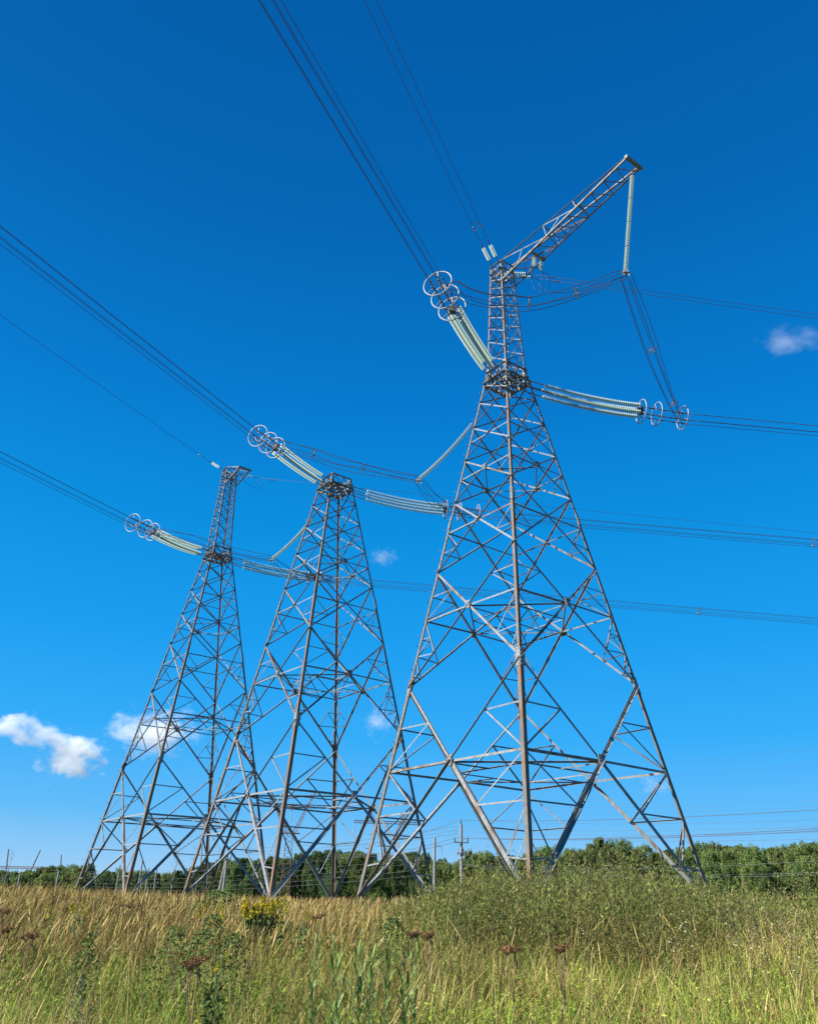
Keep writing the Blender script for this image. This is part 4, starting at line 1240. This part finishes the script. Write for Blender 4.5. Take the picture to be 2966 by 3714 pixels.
# 2 tan feathery stems, thick on the left crest, thinner elsewhere, bent by the wind to the right
g2 = Acc()
for lo, hi, rl, rh, n_, hmin, hmax, wd in ((9.5, 19, -0.6, -0.02, 14000, 0.48, 0.88, 0.015), (19, 30, -0.6, 0.1, 8000, 0.6, 0.9, 0.026), (6.5, 10, -0.6, 0.0, 1700, 0.45, 0.85, 0.010), (3.8, 8, -0.6, 0.6, 420, 0.5, 0.85, 0.007), (6.0, 9.5, 0.02, 0.62, 1100, 0.4, 0.82, 0.009), (9, 20, 0.0, 0.6, 900, 0.75, 1.1, 0.012)):
    x, y = fan(n_, lo, hi, rl, rh, R_)
    keep = patch(x, y, 0.55, 2.2) + 0.5 * patch(x, y, 1.9, 0.3) + R_.normal(0, 0.4, len(x)) > (-0.35 if lo > 9 else 0.0)
    x, y = x[keep], y[keep]; n_ = len(x)
    col = pick(STRAW, n_, R_, 0.32)
    h = R_.uniform(hmin, hmax, n_)
    lx = R_.normal(0.17 if rh < 0.15 else 0.06, 0.20, n_); ly = R_.normal(-0.03, 0.14, n_)
    for q_ in range(2):
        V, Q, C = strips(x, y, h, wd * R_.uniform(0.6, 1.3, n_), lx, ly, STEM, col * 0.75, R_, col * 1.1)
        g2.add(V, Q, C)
# bare straws and a few broken ones
for lo, hi, n_, wd in ((3.5, 8.5, 1700, 0.0045), (8.5, 16, 2400, 0.007)):
    x, y = fan(n_, lo, hi, -0.6, 0.62, R_)
    col = pick(STRAW + BROWN[:1], n_, R_, 0.3)
    V, Q, C = strips(x, y, R_.uniform(0.55, 1.05, n_), wd * R_.uniform(0.7, 1.3, n_), R_.normal(0.05, 0.25, n_), R_.normal(0, 0.2, n_), [(0, 1), (0.5, 0.9), (1, 0.5)], col, R_)
    g2.add(V, Q, C)
g2.build('dry_reed_grass', 'grass', 'dry tan reed grass with feathery heads bent to the right', 'dry grass')
# 3 leafy olive weeds forming the tall bank on the right, plus scattered dark weeds
def weeds(acc, x, y, h, nleaf, leaf, cols, rng, stem_col=(0.11, 0.075, 0.04), lo=0.15, slim=0.13, upright=0.9, colvar=0.0):
    N = len(x)
    z0 = ground(x, y)
    lx, ly = rng.normal(0.04, 0.11, N), rng.normal(0, 0.11, N)
    V, Q, C = strips(x, y, h, np.full(N, leaf * 0.14), lx, ly, [(0, 1), (0.5, 0.8), (1, 0.4)], np.tile(np.array(stem_col), (N, 1)), rng)
    acc.add(V, Q, C)
    t = lo + (1 - lo) * rng.uniform(0, 1, (N, nleaf)) ** 0.85
    th = rng.uniform(0, 2 * np.pi, (N, nleaf))
    rad = leaf * rng.uniform(0.0, 0.9, (N, nleaf)) * (1.2 - 0.8 * t)
    c = np.stack([x[:, None] + (lx * h)[:, None] * t ** 2 + rad * np.cos(th), y[:, None] + (ly * h)[:, None] * t ** 2 + rad * np.sin(th), z0[:, None] + h[:, None] * t * 0.97], -1).reshape(-1, 3)
    up_ = upright * rng.uniform(0.2, 1.6, (N, nleaf))
    d = np.stack([np.cos(th), np.sin(th), up_], -1).reshape(-1, 3)
    L = leaf * 2 * rng.uniform(0.5, 1.15, len(c))
    V, Q = lance(c, d, L, L * slim * rng.uniform(0.7, 1.4, len(c)), rng)
    base = pick(cols, N, rng, 0.25)
    if colvar:
        k = patch(x, y, 1.2, 6.0)[:, None] + 0.5 * patch(x, y, 3.7, 1.0)[:, None]
        base = base * (1 + colvar * np.clip(k, -1, 1)) * np.where(k > 0.35, np.array([[1.15, 1.0, 0.9]]), 1.0)
    col = np.repeat(base, nleaf, axis=0) * rng.uniform(0.75, 1.3, (N * nleaf, 1))
    acc.add(V, Q, np.repeat(col, 4, axis=0))
g3 = Acc()
def bank(n_, hmul, nleaf, leaf, cols, slim, up_, lo_=0.12):
    x, y = fan(n_, 8.8, 21, -0.07, 0.60, R_)
    b_ = x / y
    pr = sstep(-0.06, 0.045, b_ + 0.03 * np.sin(y * 1.7)) * sstep(8.4, 11.0, y + 0.6 * np.sin(x * 1.3) + 0.4 * np.sin(x * 3.1)) * (1 - 0.50 * sstep(0.26, 0.45, b_))
    pr = pr * np.clip(0.85 + 0.8 * patch(x, y, 1.15, 2.6), 0.35, 1)
    k_ = R_.uniform(0, 1, n_) < pr
    x, y, b_ = x[k_], y[k_], b_[k_]
    hh = (0.76 + 0.58 * sstep(-0.03, 0.11, b_) * (1 - 0.55 * sstep(0.22, 0.40, b_))) * (1 + 0.20 * patch(x, y, 1.5, 0.4) + 0.14 * patch(x, y, 4.0, 1.4))
    weeds(g3, x, y, hh * hmul * R_.uniform(0.7, 1.08, len(x)), nleaf, leaf, cols, R_, lo=lo_, slim=slim, upright=up_, colvar=0.3)
bank(11000, 1.0, 34, 0.030, WEED, 0.095, 2.2)
bank(4200, 0.95, 30, 0.034, [(0.19, 0.21, 0.05), (0.23, 0.235, 0.065), (0.15, 0.18, 0.04)], 0.11, 0.8)
bank(2600, 1.14, 26, 0.028, [(0.24, 0.22, 0.10), (0.17, 0.19, 0.065)], 0.10, 1.6, 0.4)
bank(1300, 0.8, 20, 0.018, BROWN, 0.16, 0.8, 0.1)
x, y = fan(1500, 21, 40, 0.0, 0.6, R_)
weeds(g3, x, y, R_.uniform(0.6, 0.95, len(x)), 22, 0.05, WEED, R_)
g3.build('tall_weeds', 'leaf', 'tall bank of small-leaved olive green weeds in front of the tall pylon', 'weeds')
g4 = Acc()
for n_, lo, hi, thr, hmin, hmax, nl_, lf, cols, sl, ph in ((13000, 3.6, 10.5, -0.08, 0.3, 0.74, 22, 0.018, WEED + WEED + GRASS[:2], 0.16, 3.7), (9000, 3.4, 8.2, -0.1, 0.3, 0.70, 18, 0.021, LUSH + GRASS[:3], 0.13, 0.9),
        (6500, 4.2, 12.5, 0.12, 0.35, 0.80, 16, 0.013, BROWN, 0.22, 5.1), (2600, 8.5, 14, 0.0, 0.45, 0.75, 24, 0.020, WEED + GRASS[:1], 0.16, 2.0), (2600, 9, 17, -0.1, 0.4, 0.68, 22, 0.022, WEED + BROWN, 0.16, 1.1)):
    x, y = fan(n_, lo, hi, -0.6, 0.62 if hi < 13 else -0.02, R_)
    k_ = patch(x, y, 1.1, ph) + 0.5 * patch(x, y, 3.1, ph) + R_.normal(0, 0.35, n_) > thr
    weeds(g4, x[k_], y[k_], R_.uniform(hmin, hmax, int(k_.sum())), nl_, lf, cols, R_, slim=sl)
g4.build('meadow_herbs', 'leaf', 'low mixed herbs, dark green and withered brown, among the foreground grass', 'herbs')
# 4 pale fluffy seed heads on the right
g5 = Acc()
x, y = fan(900, 8.0, 15, 0.15, 0.60, R_)
k_ = (R_.uniform(0, 1, len(x)) < sstep(0.12, 0.42, x / y)) & (patch(x, y, 1.4, 0.2) > -0.25)
x, y = x[k_], y[k_]
weeds(g5, x, y, R_.uniform(0.65, 1.0, len(x)), 14, 0.014, [(0.36, 0.30, 0.17), (0.42, 0.36, 0.22), (0.28, 0.22, 0.11)], R_, (0.16, 0.11, 0.06), 0.78, 0.3, 0.3)
g5.build('fluffy_seed_heads', 'leaf', 'pale fluffy thistle seed heads along the right side of the meadow', 'seed heads')

# single plants one can tell apart
def place(px, top_py, dist):
    p = at(px, top_py, dist); g = gz(p.x, p.y)
    return Vector((p.x, p.y, g)), max(0.3, p.z - g)
def flat_umbel(px, py, dist, wid, label, seed, n=3):
    py += 30
    base, H = place(px, py, dist); wid *= 0.48
    rng = random.Random(seed); nr = np.random.default_rng(seed)
    root = thing('dried_umbel', label, 'plant', base, 0, 'dried brown umbel plants')
    mb = MB(); top = Vector((rng.uniform(-.03, .05), rng.uniform(-.03, .03), H * 0.92))
    fork = top * 0.68
    mb.tube([(0, 0, -0.05), fork, top], 0.006, 6, True, 0.004)
    st = mb.build('stem', M['brown_stem'], root)
    for k in range(n):
        a = 2 * math.pi * k / n + rng.uniform(-.5, .5)
        off = wid * (0.0 if k == 0 else 0.42)
        c = top + Vector((math.cos(a) * off, math.sin(a) * off * 0.8, H * 0.08 - (0 if k == 0 else rng.uniform(0.0, 0.03))))
        b_ = MB(); b_.tube([fork if k else top, lerp(fork, c, 0.6) + Vector((math.cos(a), math.sin(a), 0)) * 0.03, c + Vector((0, 0, -0.05))], 0.004, 5)
        rr = wid * (0.34 if k == 0 else 0.26)
        for j in range(10):
            an = 2 * math.pi * j / 10
            b_.tube([c + Vector((0, 0, -0.05)), c + Vector((math.cos(an) * rr * 0.8, math.sin(an) * rr * 0.8, -0.005))], 0.0035, 4)
        br = b_.build('umbel_rays', M['brown_stem'], root)
        m_ = 130
        q = nr.uniform(0, 1, m_) ** 0.5 * rr; w_ = nr.uniform(0, 6.283, m_)
        pts = np.stack([c.x + q * np.cos(w_), c.y + q * np.sin(w_), c.z + nr.normal(0, 0.007, m_) - 0.02 * (q / rr) ** 2], -1)
        V, Q = leaf_quads(pts, np.tile([0, 0, 1.0], (m_, 1)), 0.0068 * nr.uniform(0.6, 1.5, m_), nr, 0.8)
        me = np_mesh('flower_head', V, Q, np.repeat(pick(BROWN, m_, nr, 0.35), 4, axis=0)); link('flower_head', me, root, M['leaf'])
for k, (px_, py_, d_, w_, lab) in enumerate((
        (735, 3440, 5.8, 0.36, 'large brown dried umbel plant on a tall forked stem, left of centre, beside yellow flowers'),
        (1505, 3346, 8.2, 0.30, 'dark brown flat umbel in the middle of the field, left one of a close pair'),
        (1570, 3350, 8.0, 0.28, 'dark brown flat umbel in the middle of the field, right one of a close pair'),
        (1840, 3400, 7.0, 0.34, 'dark brown umbel cluster at the foot of the tall weed bank'),
        (100, 3350, 8.6, 0.42, 'dark brown umbel clump at the left side of the field'),
        (20, 3330, 9.0, 0.34, 'dark brown umbel at the very left edge'),
        (1155, 3285, 11, 0.38, 'dark withered umbel in the green patch below the middle pylon'),
        (260, 3260, 13, 0.55, 'dark brown umbel on the left crest, nearer the far pylon'),
        (480, 3250, 13.5, 0.5, 'brown umbel on the crest beneath the far pylon'),
        (30, 3265, 12.5, 0.45, 'brown umbel on the crest near the left edge'),
        (2020, 3395, 7.2, 0.3, 'reddish brown umbel at the lower edge of the weed bank'))):
    flat_umbel(px_, py_, d_, w_, lab, 100 + k, 3 if w_ > 0.2 else 2)

def goldenrod(px, py, dist, wid, n, label, seed, pl=0.085):
    base, H = place(px, py, dist)
    rng = random.Random(seed); nr = np.random.default_rng(seed)
    root = thing('goldenrod', label, 'plant', base, 0, 'yellow goldenrod plants')
    acc = Acc()
    for k in range(n):
        a = rng.uniform(0, 6.28); q = wid * 0.5 * math.sqrt(rng.uniform(0, 1))
        tip = Vector((math.cos(a) * q, math.sin(a) * q, H * rng.uniform(0.84, 1.0)))
        mb = MB(); mb.tube([(tip.x * 0.3, tip.y * 0.3, -0.03), (tip.x * 0.7, tip.y * 0.7, tip.z * 0.5), tip], 0.0035, 5); mb.build('stem', M['green_stem'], root)
        m_ = 46; t = nr.uniform(0.25, 0.85, m_); w_ = nr.uniform(0, 6.283, m_)
        pts = np.stack([tip.x * (0.3 + 0.7 * t) + np.cos(w_) * 0.045, tip.y * (0.3 + 0.7 * t) + np.sin(w_) * 0.045, tip.z * t], -1)
        V, Q = leaf_quads(pts, np.stack([np.cos(w_), np.sin(w_), np.full(m_, 0.6)], -1), 0.042 * nr.uniform(0.6, 1.2, m_), nr, 0.3)
        acc.add(V, Q, np.repeat(pick([(0.055, 0.095, 0.025), (0.075, 0.12, 0.03)], m_, nr), 4, axis=0))
        m_ = 110; t = nr.uniform(0, 1, m_)
        pts = np.stack([tip.x + nr.normal(0, pl * 0.22, m_) * (1.2 - t) + (tip.x / wid) * 0.06, tip.y + nr.normal(0, pl * 0.22, m_) * (1.2 - t), tip.z - pl + (pl + 0.02) * t], -1)
        V, Q = leaf_quads(pts, np.tile([0, -0.3, 1.0], (m_, 1)), 0.11 * pl * nr.uniform(0.6, 1.4, m_), nr, 0.8)
        me = np_mesh('flower_plume', V, Q, np.repeat(pick([(0.54, 0.40, 0.012), (0.60, 0.46, 0.02), (0.42, 0.32, 0.015), (0.20, 0.22, 0.03), (0.16, 0.19, 0.03)], m_, nr), 4, axis=0)); link('flower_plume', me, root, M['leaf'])
    me = np_mesh('foliage', np.concatenate(acc.V), np.concatenate(acc.Q), np.concatenate(acc.C)); link('foliage', me, root, M['leaf'])
goldenrod(968, 3254, 11.0, 0.46, 38, 'largest clump of bright yellow goldenrod, in the left middle of the field', 1)
goldenrod(765, 3262, 11.5, 0.30, 4, 'small sparse yellow goldenrod left of the big yellow clump', 2, 0.08)
goldenrod(250, 3262, 11.5, 0.45, 7, 'pale yellow goldenrod low in the grass at the far left', 3, 0.06)
goldenrod(792, 3432, 6.0, 0.10, 3, 'tiny yellow goldenrod sprig right of the large brown umbel', 4, 0.04)
goldenrod(1065, 3310, 10.0, 0.35, 4, 'faded yellow goldenrod low in the grass right of the big clump', 5, 0.05)

def stalk(px, py, dist, label, seed, leaf=0.10, nl=34):
    base, H = place(px, py, dist)
    rng = random.Random(seed); nr = np.random.default_rng(seed)
    root = thing('willowy_stalk', label, 'plant', base, 0, 'willowy green stalks in the foreground')
    lean = rng.uniform(-0.06, 0.08)
    mb = MB(); mb.tube([(0, 0, -0.04), (lean * 0.3, 0, H * 0.5), (lean, 0, H * 0.97)], 0.004, 5, True, 0.0025); mb.build('stem', M['green_stem'], root)
    VV, QQ, CC = [], [], []
    for k in range(nl):
        t = 0.22 + 0.78 * k / nl; a = k * 2.4 + rng.uniform(-.4, .4)
        p = Vector((lean * t ** 1.7, 0, H * t * 0.97)); out = Vector((math.cos(a), math.sin(a), 0))
        L = leaf * rng.uniform(0.8, 1.25) * (1.15 - 0.45 * t); up_ = 0.75 + 0.6 * t
        side = Vector((-math.sin(a), math.cos(a), 0)); w_ = L * 0.072
        m1 = p + out * (L * 0.35) + Vector((0, 0, L * 0.45 * up_)); m2 = p + out * (L * 0.62) + Vector((0, 0, L * 0.72 * up_)); e = p + out * (L * 0.85) + Vector((0, 0, L * 0.8 * up_))
        b_ = len(VV)
        VV += [p - side * w_ * .3, p + side * w_ * .3, m1 - side * w_, m1 + side * w_, m2 - side * w_ * .8, m2 + side * w_ * .8, e - side * w_ * .1, e + side * w_ * .1]
        QQ += [(b_, b_ + 1, b_ + 3, b_ + 2), (b_ + 2, b_ + 3, b_ + 5, b_ + 4), (b_ + 4, b_ + 5, b_ + 7, b_ + 6)]
        c = np.array(rng.choice([(0.17, 0.25, 0.06), (0.13, 0.20, 0.045), (0.22, 0.29, 0.10)])) * rng.uniform(0.85, 1.2)
        CC += [c] * 8
    me = np_mesh('foliage', np.array([tuple(v) for v in VV]), np.array(QQ), np.array(CC)); link('foliage', me, root, M['leaf'])
STALKS = [(1135, 3375), (1215, 3380), (1268, 3350), (1332, 3405), (1375, 3415), (1425, 3365), (1508, 3410), (1300, 3470), (1245, 3450), (1170, 3480), (1395, 3470), (1455, 3450), (1225, 3520), (1330, 3540), (1480, 3530)]
for k, (px_, py_) in enumerate(STALKS):
    nm = 'willowy green stalk with upright narrow leaves, '
    sp_ = {2: nm + 'tallest of the group right of centre', 0: nm + 'leftmost of the group', 6: nm + 'rightmost of the group'}.get(k, nm + 'inside the group right of centre')
    stalk(px_, py_, 5.2 + 0.05 * ((k * 7) % 9), sp_, 300 + k)

def shrub(px, py, dist, wid, label, seed, cols, nleaf=700, leaf=0.03):
    nleaf = int(nleaf * 1.9)
    base, H = place(px, py, dist)
    nr = np.random.default_rng(seed); rng = random.Random(seed)
    root = thing('shrub', label, 'shrub', base, 0, 'small dark shrubs in the meadow')
    for k in range(6):
        a = rng.uniform(0, 6.28); mb = MB(); mb.tube([(0, 0, -0.05), (math.cos(a) * wid * .2, math.sin(a) * wid * .2, H * .5), (math.cos(a) * wid * .4, math.sin(a) * wid * .4, H * .9)], 0.004, 5, True, 0.002); mb.build('stem', M['brown_stem'], root)
    t = nr.uniform(0.1, 1, nleaf); a = nr.uniform(0, 6.283, nleaf); q = wid * 0.5 * np.sqrt(nr.uniform(0.1, 1, nleaf)) * np.sin(np.clip(t * 2.6 + 0.35, 0, 3.0))
    lump = 1 + 0.3 * np.sin(a * 3 + seed) * np.sin(t * 9 + seed)
    pts = np.stack([q * lump * np.cos(a), q * lump * np.sin(a), H * t], -1)
    V, Q = leaf_quads(pts, np.stack([np.cos(a) * .6, np.sin(a) * .6, np.full(nleaf, .8)], -1), 0.5 * leaf * nr.uniform(0.5, 1.3, nleaf), nr, 0.5)
    me = np_mesh('foliage', V, Q, np.repeat(pick(cols, nleaf, nr, 0.3), 4, axis=0)); link('foliage', me, root, M['leaf'])
SH = [(0.11, 0.165, 0.042), (0.14, 0.195, 0.052), (0.085, 0.13, 0.036)]
shrub(780, 3320, 8.6, 0.55, 'light green leafy shrub left of and below the big yellow clump', 1, [(0.09, 0.13, 0.035), (0.11, 0.15, 0.04)], 520, 0.032)
shrub(640, 3360, 7.6, 0.5, 'dark leafy shrub left of the large brown umbel', 2, SH)
shrub(745, 3370, 7.4, 0.7, 'widest dark shrub just above the large brown umbel', 3, SH, 1000)
shrub(855, 3385, 7.2, 0.5, 'dark leafy shrub right of the large brown umbel', 4, SH)
shrub(800, 3228, 14.5, 1.3, 'dark shrub on the crest left of the middle pylon feet', 5, SH, 1000, 0.05)
shrub(330, 3385, 7.6, 0.30, 'green leafy shrub in the left part of the grass', 6, [(0.08, 0.13, 0.03), (0.10, 0.15, 0.04)], 420, 0.03)
shrub(1430, 3330, 9.0, 0.6, 'dark shrub at the left end of the tall weed bank', 7, SH, 900, 0.035)
shrub(300, 3545, 4.9, 0.17, 'blue green feathery shrub near the bottom left', 8, [(0.10, 0.135, 0.075), (0.12, 0.155, 0.09)], 700, 0.014)

# ------------------------------------------------------------------ clouds
def cloud_mat():
    m = bpy.data.materials.new('cloud_vapour'); m.use_nodes = True
    n, l = m.node_tree.nodes, m.node_tree.links
    n.remove(n['Principled BSDF'])
    tc = n.new('ShaderNodeTexCoord'); oi = n.new('ShaderNodeObjectInfo')
    ln = n.new('ShaderNodeVectorMath'); ln.operation = 'LENGTH'; l.new(tc.outputs['Object'], ln.inputs[0])
    ad = n.new('ShaderNodeVectorMath'); ad.operation = 'ADD'
    sc = n.new('ShaderNodeVectorMath'); sc.operation = 'SCALE'; sc.inputs['Scale'].default_value = 0.0137
    l.new(oi.outputs['Location'], sc.inputs[0]); l.new(tc.outputs['Object'], ad.inputs[0]); l.new(sc.outputs[0], ad.inputs[1])
    nz = n.new('ShaderNodeTexNoise'); nz.inputs['Scale'].default_value = 1.9; nz.inputs['Detail'].default_value = 9; nz.inputs['Roughness'].default_value = 0.64
    l.new(ad.outputs[0], nz.inputs['Vector'])
    a = n.new('ShaderNodeMath'); a.operation = 'MULTIPLY_ADD'; l.new(ln.outputs['Value'], a.inputs[0]); a.inputs[1].default_value = -0.95; a.inputs[2].default_value = -0.72
    b = n.new('ShaderNodeMath'); b.operation = 'MULTIPLY_ADD'; l.new(nz.outputs['Fac'], b.inputs[0]); b.inputs[1].default_value = 2.4; l.new(a.outputs[0], b.inputs[2])
    c = n.new('ShaderNodeMath'); c.operation = 'MAXIMUM'; l.new(b.outputs[0], c.inputs[0]); c.inputs[1].default_value = 0.0
    d = n.new('ShaderNodeMath'); d.operation = 'MULTIPLY'; l.new(c.outputs[0], d.inputs[0])
    at_ = n.new('ShaderNodeAttribute'); at_.attribute_type = 'OBJECT'; at_.attribute_name = 'vapour'; l.new(at_.outputs['Fac'], d.inputs[1])
    v = n.new('ShaderNodeVolumePrincipled'); v.inputs['Color'].default_value = (1, 1, 1, 1); v.inputs['Anisotropy'].default_value = 0.0
    l.new(d.outputs[0], v.inputs['Density'])
    l.new(v.outputs[0], n['Material Output'].inputs['Volume'])
    return m
CLOUD = cloud_mat()
import bmesh
bm = bmesh.new(); bmesh.ops.create_icosphere(bm, subdivisions=3, radius=1.0)
CLOUD_ME = bpy.data.meshes.new('cloud'); bm.to_mesh(CLOUD_ME); bm.free(); CLOUD_ME.materials.append(CLOUD)
def cloud(px, py, wpx, hpx, dens, label, dist=1500):
    p = at(px, py, dist)
    o = link('cloud', CLOUD_ME); o.location = p
    k = dist / 2922.6 / 0.9
    o.scale = (wpx * 0.5 * k, (wpx + hpx) * 0.25 * k, hpx * 0.5 * k)
    o['vapour'] = dens
    props(o, label, 'cloud', 'small white clouds')
cloud(258, 2748, 290, 200, 0.24, 'brightest white cloud, low in the sky at the left')
cloud(58, 2636, 220, 135, 0.13, 'ragged white cloud at the left edge, upper left of the brightest one')
cloud(575, 2655, 400, 240, 0.07, 'wide white cloud behind the lower part of the far pylon', 1700)
cloud(2865, 1240, 330, 160, 0.011, 'small wispy white cloud high at the right edge')
cloud(1392, 2020, 150, 130, 0.02, 'tiny faint cloud just right of the middle pylon', 1600)
cloud(1370, 2620, 190, 150, 0.02, 'faint cloud between the middle and the tall pylon, low down', 1700)
cloud(2375, 2845, 150, 110, 0.02, 'tiny faint cloud inside the right leg of the tall pylon', 1700)
cloud(165, 2672, 240, 110, 0.11, 'thin strand of cloud joining the ragged cloud to the brightest one')
